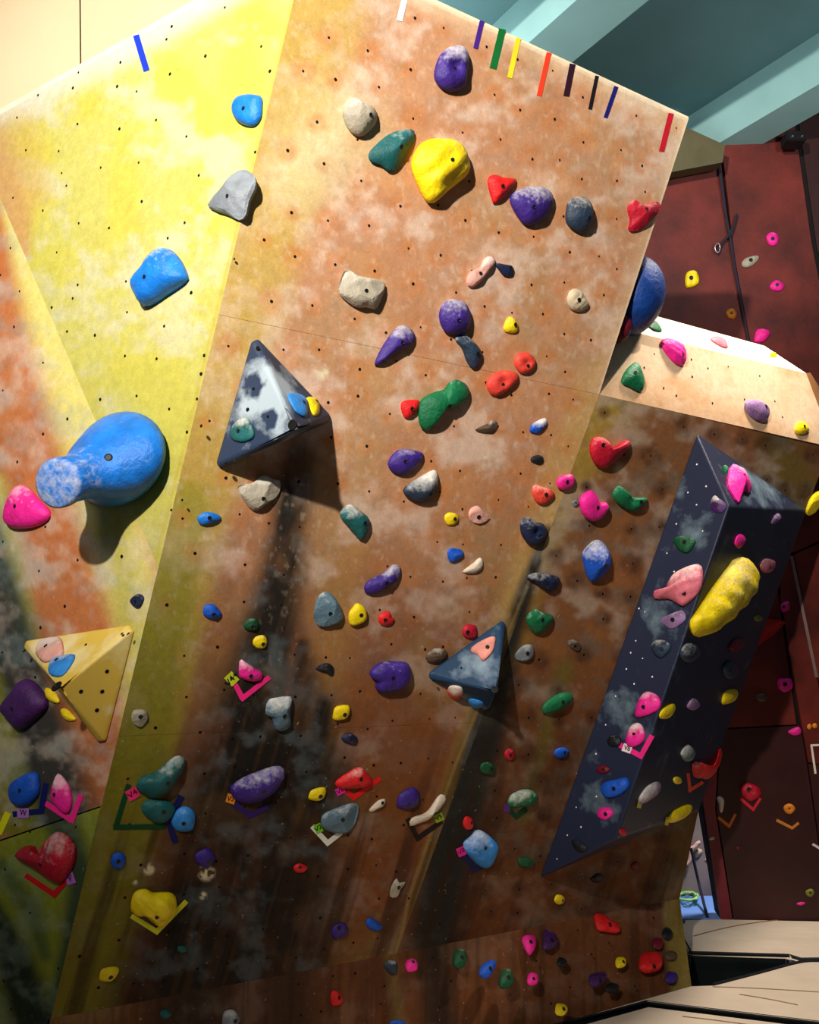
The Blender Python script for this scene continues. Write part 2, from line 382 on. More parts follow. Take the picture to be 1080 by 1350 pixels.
def paint_K(px, py, P):
    C = np.tile(s2l((110, 66, 38)), (len(px), 1))
    C = mixc(C, (92, 52, 28), sstep(.4, .7, fbm(px/30, py/90, 14, 4))*.6)
    C = mixc(C, (128, 94, 44), stroke(px, py, [(130, 1300, 50), (90, 1400, 60)], .8)*.6)
    C = mixc(C, (34, 32, 28), stroke(px, py, [(260, 1290, 60), (250, 1400, 66)], .8)*.85)
    C = mixc(C, (40, 34, 28), stroke(px, py, [(380, 1270, 46), (380, 1400, 50)], .9)*.7)
    C = mixc(C, (120, 94, 52), stroke(px, py, [(512, 1250, 8), (528, 1360, 9)], .6)*.8)
    C = mixc(C, (40, 36, 30), stroke(px, py, [(570, 1240, 20), (585, 1400, 24)], .8)*.85)
    C = mixc(C, (132, 112, 52), stroke(px, py, [(886, 1180, 14), (902, 1300, 18)], .25)*.9)
    C = chalky(px, py, C, .16, 91, (160, 140, 120), .9)
    C = mixc(C, (40, 26, 18), sstep(.52, .7, fbm(px/7, py/160, 93, 3))*.35)
    return C

def sheet(name, q, nu, nv, paint, parent, thick=.018, noise_w=0, lip=True):
    """plywood sheet: bilinear quad q = top-left, top-right, bottom-right, bottom-left; painted front, plain edges"""
    q = [np.array(p) for p in q]
    s = np.linspace(0, 1, nu+1); t = np.linspace(0, 1, nv+1); S, T = np.meshgrid(s, t)
    S = S.ravel()[:, None]; T = T.ravel()[:, None]
    P = (q[0]*(1-S)+q[1]*S)*(1-T) + (q[3]*(1-S)+q[2]*S)*T
    n = np.cross(q[1]-q[0], q[3]-q[0]); 
    if np.linalg.norm(n) < 1e-6: n = np.cross(q[2]-q[1], q[3]-q[1])
    n /= np.linalg.norm(n)
    if n @ (np.array(CAM)-q[0]) < 0: n = -n
    px, py = proj(P)
    C = paint(px, py, P)
    idx = lambda i, j: j*(nu+1)+i
    I, J = np.meshgrid(np.arange(nu), np.arange(nv)); I = I.ravel(); J = J.ravel()
    F = np.stack([idx(I, J), idx(I, J+1), idx(I+1, J+1), idx(I+1, J)], 1).tolist()
    loop = [idx(i, 0) for i in range(nu)] + [idx(nu, j) for j in range(nv)] + [idx(i, nv) for i in range(nu, 0, -1)] + [idx(0, j) for j in range(nv, 0, -1)]
    base = len(P)
    Pb = P[loop] - n*thick
    V = np.vstack([P, Pb]); Cc = np.vstack([C, np.tile(s2l((200, 170, 120)), (len(loop), 1))])
    m = len(loop)
    for k in range(m): F.append([loop[k], loop[(k+1) % m], base+(k+1) % m, base+k])
    me = bpy.data.meshes.new(name); me.from_pydata(V.tolist(), [], F)
    a = me.color_attributes.new('paint', 'FLOAT_COLOR', 'POINT')
    a.data.foreach_set('color', np.hstack([Cc, np.ones((len(Cc), 1))]).astype(np.float32).ravel())
    me.materials.append(M_PAINT)
    o = bpy.data.objects.new(name, me); COL.objects.link(o); o.parent = parent
    return o
def holes(parent, pts, surf, r=.0055, mat=None, name='bolt_holes', n=8):
    V = []; F = []
    for p in pts:
        b = len(V); ok = Vector(p) + surf.n*.0012
        rr = r*random.uniform(.75, 1.15)
        for k in range(n):
            a = 2*math.pi*k/n; V.append(ok + (surf.u*math.cos(a)+surf.v*math.sin(a))*rr)
        V.append(Vector(p)+surf.n*.0004)
        for k in range(n): F.append([b+k, b+(k+1) % n, b+n])
    o = link(name, pyd(name, V, F), mat or M_HOLE, parent); o['kind'] = 'stuff'; return o

# ------------------------------------------------------------------ setting: the climbing wall
g = .0015
def rows(c00, c10, c11, c01, ts):
    out = []
    for t0, t1 in zip(ts[:-1], ts[1:]):
        a0, a1 = (t0+(g/3 if t0 > 0 else 0)), (t1-(g/3 if t1 < 1 else 0))
        out.append([c00.lerp(c01, a0), c10.lerp(c11, a0), c10.lerp(c11, a1), c00.lerp(c01, a1)])
    return out
W_front = structure(slab('wall_front', [p - A.n*.019 for p in (TL, TR, FT, FB, BL)], -A.n*.09, M_BACK))
A1 = on_line(TL, BL, FT.z); z2 = A.hit(300, 965).z; A2 = on_line(TL, BL, z2); S2 = on_line(FT, FB, z2)
dz = Vector((0, 0, .0012))
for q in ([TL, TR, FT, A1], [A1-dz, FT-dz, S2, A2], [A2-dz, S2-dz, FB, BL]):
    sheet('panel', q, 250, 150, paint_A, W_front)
holes(W_front, HOLES_A, A)
W_right = structure(slab('wall_right', [p - B.n*.019 for p in (FT, B.hit(1094, 588), B.hit(921, 1068), BR2, FB)], -B.n*.09, M_BACK))
BE1 = B.hit(921, 1068); BE0 = B.hit(1094, 588); F8 = FT.lerp(FB, .8)
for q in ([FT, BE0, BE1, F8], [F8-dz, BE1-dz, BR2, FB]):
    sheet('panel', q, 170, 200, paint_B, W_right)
holes(W_right, HOLES_B, B, .006)
W_ul = structure(slab('wall_upper_left', [p - Y.n*.019 for p in (TL, R1, YW)], -Y.n*.09, M_BACK))
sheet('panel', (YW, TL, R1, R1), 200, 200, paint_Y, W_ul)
holes(W_ul, HOLES_Y, Y, .0062)
Lq = (L.hit(-38, 172), R1, R2, L.hit(-110, 1144), L.hit(-150, 420))
W_left = structure(slab('wall_left', [p - L.n*.019 for p in Lq], -L.n*.09, M_BACK))
sheet('panel', (Lq[0], R1, R2, Lq[3]), 160, 230, paint_L, W_left)
holes(W_left, HOLES_L, L, .0062)
bl2 = L2.hit(-90, 1400)
W_ll = structure(slab('wall_lower_left', [p - L2.n*.019 for p in (L2.hit(-110, 1144), R2, BL, bl2)], -L2.n*.09, M_BACK))
dg = .004
sheet('panel', (L2.hit(-110, 1146.5), L2.hit(132.5, 1064.5), BL, bl2), 110, 100, paint_L2, W_ll)
holes(W_ll, HOLES_L2, L2, .0055)
zdn = lambda p: Vector((p.x, p.y, 0))
W_base = structure(slab('wall_base', [p - KA.n*.019 for p in (BL, FB, BR2, zdn(BR2), zdn(FB), zdn(BL))], Vector((-KA.n*.06)), M_BACK))
Gk = Vector((G.x, G.y, -.02)); Gd = BR2+(Gk-BR2)*1.9
fbz = Vector((FB.x, FB.y, -.38)); blz = Vector((BL.x, BL.y, -.38))
sheet('panel', (BL, FB, fbz, blz), 150, 50, paint_K, W_base)
sheet('panel', (FB+Vector((.0015, 0, 0)), BR2, Gd, fbz+Vector((.0015, 0, 0))), 150, 50, paint_K, W_base)
KB = Plane(FB, BR2, Gk); SURF['KB'] = KB
holes(W_base, [KA.hit(x, y) for x, y in cp('11', [(237, 830), (325, 820), (100, 862), (190, 970), (110, 985), (425, 940), (440, 870)])] , KA, .006)
holes(W_base, [KB.hit(x, y) for x, y in cp('12', [(125, 650), (250, 700), (95, 875), (180, 745), (350, 870), (20, 940), (425, 600), (405, 745)])] + [KB.hit(x, y) for x, y in cp('11', [(630, 760), (705, 850), (938, 905), (658, 955), (1040, 770)])], KB, .006)
# free side of the front face and the top caps, going back from the edges
ply_dark = plain('bare_plywood_side', (150, 104, 62), .7)
side_back = Vector((.10, .99, 0)).normalized()*.95
W_side = structure(slab('wall_side', [TR - A.n*.001, TR+side_back, FT+side_back*.45, FT - A.n*.001], Vector((-.02, 0, 0)), ply_dark))
W_top = structure(slab('wall_top', [TL-A.n*.02, TR-A.n*.02, TR+side_back, TL+Vector((.3, 1.2, 0)), YW+Vector((.3, .4, 0)), YW-Y.n*.02], Vector((0, 0, -.02)), ply_dark))
trim = structure(slab('trim_1', [YW+Vector((0, 0, .028)), TL+Vector((0, 0, .028)), TL, YW], -Y.n*.03, M_PLYEDGE))
trim2 = structure(slab('trim_2', [TL+Vector((0, 0, .012)), TR+Vector((0, 0, .012)), TR, TL], -A.n*.03, M_PLYEDGE))

# ------------------------------------------------------------------ tan two-facet section at the upper right
bxL = far(822, 428, A, 1.05)
q1 = FT + (FT-CAM)*.0006; q2 = B.hit(1140, 592)
BX = Plane(q1, q2, bxL)
def paint_BX(px, py, P):
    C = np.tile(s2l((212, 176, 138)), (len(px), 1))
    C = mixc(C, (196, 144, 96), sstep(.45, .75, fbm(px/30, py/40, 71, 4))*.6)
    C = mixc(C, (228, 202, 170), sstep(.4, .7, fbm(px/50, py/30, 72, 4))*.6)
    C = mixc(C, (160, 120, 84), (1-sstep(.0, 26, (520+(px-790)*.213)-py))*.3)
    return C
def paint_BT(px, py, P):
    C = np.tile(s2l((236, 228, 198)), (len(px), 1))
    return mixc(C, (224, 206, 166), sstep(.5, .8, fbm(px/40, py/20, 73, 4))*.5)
bx_tr = BX.hit(1063, 492); bx_tl = BX.hit(834, 427)
bx_tl2 = BX.hit(820, 434)
bt_r = CAM + (BX.hit(1020, 462)-CAM)*1.0
BT = Plane(BX.hit(822, 434), BX.hit(1063, 492), at(840, 409, BX.hit(840, 428)) + (_F*.10))
W_box = structure(slab('wall_upper_right', [p - BX.n*.02 for p in (bx_tl2, bx_tr, q2, q1)], Vector((.25, .8, 0)), ply_dark))
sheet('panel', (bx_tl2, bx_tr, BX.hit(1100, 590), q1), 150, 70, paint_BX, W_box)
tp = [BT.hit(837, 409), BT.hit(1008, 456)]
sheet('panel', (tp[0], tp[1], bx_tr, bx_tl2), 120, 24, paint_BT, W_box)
_c = BX.hit(1063, 492); _d = BX.hit(1100, 590)
slab('side_panel', [_c, _d, _d+Vector((.35, .5, 0)), _c+Vector((.35, .5, 0))], Vector((.02, -.01, 0)), ply_dark, W_box)
SURF['BX'] = BX; SURF['BT'] = BT
holes(W_box, [BX.hit(x, y) for x, y in cp('6', [(428, 380), (575, 402), (578, 470), (640, 437), (465, 515), (515, 545), (720, 430), (845, 467), (905, 567), (658, 575), (935, 630), (785, 560), (388, 434)])], BX, .006)

# ------------------------------------------------------------------ dark red wall behind, its boards, ceiling, beams
RED = Plane(hz(957, 187, 4.95), hz(950, 1212, 0), hz(1080, 1214, 0))
SURF['RED'] = RED
M_RED = plain('dark_red_boards', (94, 30, 22), .55, .3, bump=(30, .3, .006), var=.5, vscale=3.5)
M_RED2 = plain('deep_red_boards', (52, 20, 18), .6, .3, bump=(30, .3, .006), var=.35, vscale=2.2)
M_WINE = plain('wine_red_edge_board', (112, 34, 44), .55, .3, var=.3, vscale=3)
M_DARK = plain('black_gap', (18, 14, 14), .9)
rp = lambda l, o=0.0: [RED.hit(x, y, o) for x, y in l]
W_red = structure(slab('wall_back', rp([(700, 260), (957, 190), (1150, 120), (1200, 1216), (950, 1212), (926, 1066), (905, 700)], -.03), -RED.n*.12, M_DARK))
seam = [(950, 194), (967, 340), (987, 447), (1027, 783), (1063, 1007), (1096, 1214)]
slab('board', rp([(830, 232), (949, 200)] + [(x-1.0, y) for x, y in seam[1:4]] + [(1049, 1214), (952, 1213), (930, 1067), (900, 800), (800, 600), (700, 300)][0:0] + [(1050, 955)] + [(948, 960), (905, 700), (790, 560)], 0), -RED.n*.028, M_RED, W_red)
slab('board', rp([(952, 194), (1046, 150), (1070, 320), (1100, 470), (1140, 686), (1048, 728), (1035, 731), (1030, 782), (989, 447), (969, 340)]), -RED.n*.028, M_RED, W_red)
slab('board', rp([(1029, 788), (1036, 733), (1044, 733), (1077, 893), (1100, 1010), (1066, 1005)], -.004), -RED.n*.024, M_RED, W_red)
slab('board', rp([(1047, 731), (1140, 690), (1140, 1010), (1103, 1010), (1079, 893)], -.002), -RED.n*.024, M_RED, W_red)
slab('board', rp([(951, 962), (1055, 957), (1064, 1008), (1094, 1214), (968, 1213), (945, 1067)]), -RED.n*.028, M_RED2, W_red)
slab('board', rp([(1066, 1008), (1140, 1012), (1150, 1215), (1096, 1214)]), -RED.n*.028, M_RED2, W_red)
slab('edge_board', rp([(905, 900), (949, 963), (943, 1067), (966, 1213), (951, 1212), (929, 1067)]), -RED.n*.028, M_WINE, W_red)
slab('board', rp([(1052, 150), (1150, 110), (1150, 480), (1078, 330)], -.02), -RED.n*.008, M_RED2, W_red)
M_STRIP = plain('grey_metal_strip', (120, 96, 90), .5, .4)
slab('joint_strip', rp([(1042, 733), (1046, 733), (1079, 893), (1075, 893)], .006), -RED.n*.006, M_STRIP, W_red)

M_TEAL = plain('teal_painted_ceiling', (92, 124, 126), .75, .2, var=.12, vscale=1.6)
M_TEAL2 = plain('pale_teal_beam', (140, 178, 176), .7, .2, var=.08, vscale=3)
ZC, ZB = 5.25, 4.93
hc = lambda x, y, z=ZC: hz(x, y, z)
beam_dir = (hc(1080, 43)-hc(910, 152)).normalized()
perp = Vector((-beam_dir.y, beam_dir.x, 0))
if perp.y < 0: perp = -perp
ceil = structure(slab('ceiling', [Vector((-4, 1.5, ZC)), Vector((6, 1.5, ZC)), Vector((6, 9.5, ZC)), Vector((-4, 9.5, ZC))], Vector((0, 0, .1)), M_TEAL))
def beam(name, x, y, wdt, h):
    p = hc(x, y); p = Vector((p.x, p.y, 0))
    a = p - beam_dir*7; b = p + beam_dir*7
    c = [a, b, b+perp*wdt, a+perp*wdt]
    o = slab(name, [Vector((q.x, q.y, ZC-h)) for q in c], Vector((0, 0, h)), M_TEAL2); structure(o); return o
beam('trim_3', 910, 152, .24, .32)
beam('trim_4', 690, -6, .30, .32)
beam('trim_5', 500, -190, .30, .32)
M_OLIVE = plain('olive_brown_header', (84, 76, 50), .7)
HD = Plane(*[far(x, y, RED, .97) for x, y in ((907, 170), (955, 192), (870, 236))])
structure(slab('trim_6', [HD.hit(x, y) for x, y in ((840, 150), (910, 170), (956, 191), (953, 214), (900, 224), (830, 238))], -RED.n*.12, M_OLIVE))
M_TAN = plain('cream_painted_board', (232, 208, 168), .7, .2, var=.06, vscale=1.5)
ly = 4.6
def vw(x, y, Y_=3.72):
    r = ray(x, y); return CAM + r*(Y_/r.y)
W_tan = structure(slab('wall_rear_left', [vw(-160, -25, 3.75), vw(300, -25, 3.75), vw(300, 180, 3.75), vw(-160, 180, 3.75)], Vector((0, .05, 0)), M_DARK))
for a_, b_ in ((-160, 104.3), (106.3, 300)):
    slab('board', [vw(a_, -25), vw(b_, -25), vw(b_+2, 180), vw(a_+2, 180)], Vector((0, .028, 0)), M_TAN, W_tan)

# ------------------------------------------------------------------ floor, pads, far bay seen through the gap
M_FLOOR = plain('dark_floor', (26, 34, 30), .9)
structure(slab('floor', [Vector((-4, -1, -.42)), Vector((6, -1, -.42)), Vector((6, 9.5, -.42)), Vector((-4, 9.5, -.42))], Vector((0, 0, -.1)), M_FLOOR))
# ------------------------------------------------------------------ bolt-on volumes (faceted plywood pyramids)
M_VOL = {}
def vol_mat(name, base, chalk, lo, hi, rough=.5):
    m, nt, b = newmat(name)
    tc = N(nt, 'ShaderNodeTexCoord'); n = N(nt, 'ShaderNodeTexNoise'); n.inputs['Scale'].default_value = 7; n.inputs['Detail'].default_value = 8; n.inputs['Roughness'].default_value = .62
    nt.links.new(tc.outputs['Object'], n.inputs['Vector'])
    a = N(nt, 'ShaderNodeAttribute', attribute_name='paint'); ad = N(nt, 'ShaderNodeMath', operation='ADD')
    k = N(nt, 'ShaderNodeMath', operation='MULTIPLY_ADD'); nt.links.new(n.outputs['Fac'], k.inputs[0]); k.inputs[1].default_value = 2.0; k.inputs[2].default_value = -.5
    nt.links.new(a.outputs['Fac'], ad.inputs[0]); nt.links.new(k.outputs[0], ad.inputs[1])
    r = N(nt, 'ShaderNodeMapRange'); r.inputs['From Min'].default_value = lo; r.inputs['From Max'].default_value = hi; r.inputs['To Max'].default_value = .85
    nt.links.new(ad.outputs[0], r.inputs['Value'])
    mx = N(nt, 'ShaderNodeMix', data_type='RGBA'); mx.inputs['A'].default_value = (*s2l(base), 1); mx.inputs['B'].default_value = (*s2l(chalk), 1)
    nt.links.new(r.outputs[0], mx.inputs['Factor']); nt.links.new(mx.outputs['Result'], b.inputs['Base Color'])
    b.inputs['Roughness'].default_value = rough; b.inputs['Specular IOR Level'].default_value = .3
    noise_bump(nt, b, 60, .2, dist=.004, coord=tc.outputs['Object'])
    return m
def volume(name, V, faces, mat, chalkfn=None, bev=.012, parent=None, sub=5):
    """closed faceted solid with bevelled edges; V 3d points, faces index lists"""
    c = Vector((0, 0, 0))
    for v in V: c += Vector(v)
    c /= len(V)
    bm = bmesh.new(); vs = [bm.verts.new(Vector(v)-c) for v in V]
    for f in faces: bm.faces.new([vs[i] for i in f])
    bmesh.ops.recalc_face_normals(bm, faces=bm.faces)
    bmesh.ops.bevel(bm, geom=list(bm.edges), offset=bev, segments=3, profile=.5, affect='EDGES')
    bmesh.ops.triangulate(bm, faces=bm.faces)
    for k in range(sub):
        es = [e for e in bm.edges if e.calc_length() > .035]
        if es: bmesh.ops.subdivide_edges(bm, edges=es, cuts=1, use_grid_fill=False)
        bmesh.ops.triangulate(bm, faces=[f for f in bm.faces if len(f.verts) > 3])
    me = bpy.data.meshes.new(name); bm.to_mesh(me); bm.free()
    P = np.array([list(v.co+c) for v in me.vertices]); px, py = proj(P)
    val = chalkfn(px, py) if chalkfn else np.zeros(len(px))
    a = me.color_attributes.new('paint', 'FLOAT_COLOR', 'POINT')
    a.data.foreach_set('color', np.repeat(np.stack([val, val, val, np.ones_like(val)], 1), 1, 0).astype(np.float32).ravel())
    o = link(name, me, mat, parent); o.location = c
    return o
M_V1 = vol_mat('slate_blue_volume_paint', (40, 54, 78), (176, 190, 198), .55, .95)
M_V2 = vol_mat('yellow_volume_paint', (226, 190, 78), (240, 224, 168), .55, 1.0)
M_V3 = vol_mat('steel_blue_volume_paint', (26, 58, 88), (150, 170, 184), .62, 1.1)
M_NV = vol_mat('navy_prism_paint', (30, 36, 58), (112, 132, 142), .70, 1.25)

def raise_(plane, x, y, m):
    """a point seen at pixel x, y that stands m metres off the plane"""
    return plane.hit(x, y, m)
def blob(px, py, x, y, r, a=1.0):
    return a*(1-sstep(.2, 1.0, np.hypot(px-x, py-y)/r))
def pyramid(name, surf, base, apex, h, mat, fn, **kw):
    cut = []; m = len(base); k = .055                       # blunt corners: two points each
    for i in range(m):
        c_ = np.array(base[i], float); p_ = np.array(base[i-1], float); n_ = np.array(base[(i+1) % m], float)
        cut += [tuple(c_+(p_-c_)*k), tuple(c_+(n_-c_)*k)]
    b0 = [surf.hit(x, y, .0) for x, y in cut]; b1 = [q + surf.n*.012 for q in b0]; m2_ = len(cut)
    V = b0 + b1 + [raise_(surf, *apex, h)]
    F = [list(range(m2_))] + [[i, (i+1) % m2_, m2_+(i+1) % m2_, m2_+i] for i in range(m2_)] + [[m2_+i, m2_+(i+1) % m2_, 2*m2_] for i in range(m2_)]
    return volume(name, V, F, mat, fn, **kw)
def rect(px, py, pts):
    """soft polygon (convex) mask"""
    m = np.ones_like(px); n = len(pts)
    ar = sum(pts[i][0]*pts[(i+1) % n][1]-pts[(i+1) % n][0]*pts[i][1] for i in range(n))
    for i in range(n):
        (x0, y0), (x1, y1) = pts[i], pts[(i+1) % n]; L_ = math.hypot(x1-x0, y1-y0)
        d = ((x1-x0)*(py-y0)-(y1-y0)*(px-x0))/L_*(1 if ar > 0 else -1)
        m = m*sstep(-1.5, 1.5, d)
    return m
def f1(px, py):
    v = blob(px, py, 345, 520, 62, .55)+blob(px, py, 372, 560, 40, .35)+blob(px, py, 335, 480, 25, .2)
    v = v*(1-rect(px, py, [(318, 515), (331, 490), (350, 505), (336, 530)]))*(1-rect(px, py, [(341, 550), (360, 537), (370, 550), (352, 570)]))
    return v - .25*sstep(395, 430, px)-.4*sstep(0, 20, py-(620-(px-283)*.40))
V1 = pyramid('triangle_volume', A, [(334, 441), (440, 553), (282, 621)], (390, 566), .27, M_V1, f1, bev=.008, sub=6)
tag(V1, 'large slate blue triangular volume dusted with chalk, nearest the yellow panel', 'climbing volume', 'triangular volumes')
def f2(px, py): return blob(px, py, 70, 850, 60, .5)+blob(px, py, 160, 840, 30, .2)+blob(px, py, 145, 935, 12, .5)
V2 = pyramid('triangle_volume', L, [(29, 846), (180, 823), (139, 985)], (80, 908), .20, M_V2, f2, bev=.006, sub=6)
tag(V2, 'pale yellow triangular volume on the lower left panel', 'climbing volume', 'triangular volumes')
def f3(px, py): return blob(px, py, 625, 868, 34, .4)+blob(px, py, 650, 900, 24, .35)+blob(px, py, 600, 890, 18, .2)-.4*sstep(0, 8, px-(667-(py-815)*.05))
V3 = pyramid('triangle_volume', A, [(666, 814), (643, 938), (560, 890)], (655, 912), .17, M_V3, f3, bev=.006, sub=6)
tag(V3, 'small steel blue triangular volume in the lower middle of the orange face', 'climbing volume', 'triangular volumes')
for v, pts in ((V1, [('4', 1020, 357), ('4', 980, 600), ('4', 895, 815), ('5', 85, 662)]), (V2, [('7', 483, 467), ('7', 508, 467), ('7', 340, 510), ('7', 423, 615), ('7', 320, 695), ('7', 404, 695), ('7', 383, 769), ('7', 216, 684)]),
               (V3, [('8', 635, 652), ('8', 884, 688), ('8', 745, 602)])):
    v['_h'] = 1
# face planes of a volume, for things bolted on it
def face_plane(surf, base, apex, h, i, j):
    p = [surf.hit(*base[i])+surf.n*.012, surf.hit(*base[j])+surf.n*.012, surf.hit(*apex, h)]
    return Plane(*p)
b1_, a1_ = [(334, 441), (440, 553), (282, 621)], (390, 566)
SURF['V1L'] = face_plane(A, b1_, a1_, .27, 0, 2); SURF['V1R'] = face_plane(A, b1_, a1_, .27, 0, 1)
b2_, a2_ = [(29, 846), (180, 823), (139, 985)], (80, 908)
SURF['V2U'] = face_plane(L, b2_, a2_, .20, 0, 1); SURF['V2R'] = face_plane(L, b2_, a2_, .20, 1, 2)
b3_, a3_ = [(666, 814), (643, 938), (560, 890)], (655, 912)
SURF['V3L'] = face_plane(A, b3_, a3_, .17, 0, 2); SURF['V3B'] = face_plane(A, b3_, a3_, .17, 1, 2)
def vholes(v, surfname, pts, r=.0075, mat=None):
    s = SURF[surfname]; o = holes(v, [s.hit(x, y)-v.location for x, y in pts], s, r, mat)
    return o
vholes(V1, 'V1L', cp('4', [(1020, 357), (980, 600), (895, 815), (1003, 518), (1060, 628)]))
vholes(V2, 'V2U', cp('7', [(483, 467), (508, 467), (340, 510), (97, 535)])); vholes(V2, 'V2R', cp('7', [(423, 615), (320, 695), (404, 695), (383, 769)]))
vholes(V3, 'V3L', cp('8', [(635, 652), (745, 602)]), .006)
def socket(parent, surf, x, y, r=.016):
    p = surf.hit(x, y)-parent.location; V = []; F = []
    n = 14
    for rad, zz in ((r, -.002), (r, .003), (r*.62, .003), (r*.55, .001)):
        for k in range(n):
            a = 2*math.pi*k/n; V.append(p+(surf.u*math.cos(a)+surf.v*math.sin(a))*rad+surf.n*zz)
    for j in range(3):
        for k in range(n): F.append([j*n+k, j*n+(k+1) % n, (j+1)*n+(k+1) % n, (j+1)*n+k])
    F.append([3*n+k for k in range(n)])
    return link('bolt', pyd('bolt', V, F), M_BOLT, parent)
socket(V1, SURF['V1L'], 386, 560, .018); socket(V2, SURF['V2U'], 75, 905, .02); socket(V3, SURF['V3L'], 652, 909, .015)

# long navy prism
pT, pR1, pR2, pP = (919, 571), (1064, 672), (922, 1068), (711, 1158)
m1, m2 = (962, 667), (813, 1106)
Bv = lambda p, o=0.0: B.hit(p[0], p[1], o)
M1 = Bv(m1, .30); _n1 = Plane(Bv(pT), M1, Bv(pP)); M2 = _n1.hit(*m2); _n2 = Plane(Bv(pR1), M1, M2); _r2 = _n2.hit(*pR2)
NV_V = [Bv(pT), Bv(pR1), _r2, Bv(pP), M1, M2]
prism = volume('prism_volume', NV_V, [[0, 1, 2, 3], [0, 4, 1], [1, 4, 5, 2], [2, 5, 3], [3, 5, 4, 0]], M_NV,
               lambda px, py: (blob(px, py, 880, 650, 40, .3)+blob(px, py, 925, 700, 60, .25)+blob(px, py, 1020, 620, 70, .30)+blob(px, py, 880, 820, 60, .25)+blob(px, py, 815, 940, 60, .35)
                               + blob(px, py, 790, 1050, 50, .3)+blob(px, py, 1000, 640, 60, .3)), bev=.010, sub=6)
tag(prism, 'long dark navy prism-shaped volume leaning across the right hand face', 'climbing volume')
N1 = Plane(NV_V[0], NV_V[4], NV_V[3]); N2 = Plane(NV_V[1], NV_V[4], NV_V[5]); N3 = Plane(NV_V[0], NV_V[1], NV_V[4])
SURF.update(N1=N1, N2=N2, N3=N3)
sc_pts = cp('s3', [(356, 190), (411, 320), (303, 357), (354, 430), (234, 543), (390, 586), (221, 826), (178, 717)]) + cp('s4', [(254, 96), (211, 233), (187, 290), (243, 317), (166, 367), (289, 404), (203, 438), (115, 496), (68, 632), (22, 770), (226, 80), (24, 972)]) + cp('12', [(119, 28), (120, 163), (44, 367), (85, 273), (139, 241)])
_sp = [N1.hit(x, y) for x, y in sc_pts]
vholes(prism, 'N1', sc_pts, .0042, M_SCREW)['label'] = 'bright steel screw heads'

# ------------------------------------------------------------------ holds
def resample(pts, n):
    """closed Catmull-Rom through 2d points, n samples by arc length"""
    m = len(pts); dense = []
    for i in range(m):
        p0, p1, p2, p3 = [np.array(pts[(i+k-1) % m], float) for k in range(4)]
        for t in np.linspace(0, 1, 12, endpoint=False):
            dense.append(.5*((2*p1)+(-p0+p2)*t+(2*p0-5*p1+4*p2-p3)*t*t+(-p0+3*p1-3*p2+p3)*t**3))
    dense = np.array(dense); d = np.r_[0, np.cumsum(np.hypot(*(np.roll(dense, -1, 0)-dense).T))]
    dd = np.vstack([dense, dense[:1]]); s = np.linspace(0, d[-1], n, endpoint=False)
    return np.stack([np.interp(s, d, dd[:, 0]), np.interp(s, d, dd[:, 1])], 1)
def poly_area(P):
    x, y = P[:, 0], P[:, 1]; return abs(np.dot(x, np.roll(y, -1))-np.dot(y, np.roll(x, -1)))/2
NAMES = {}
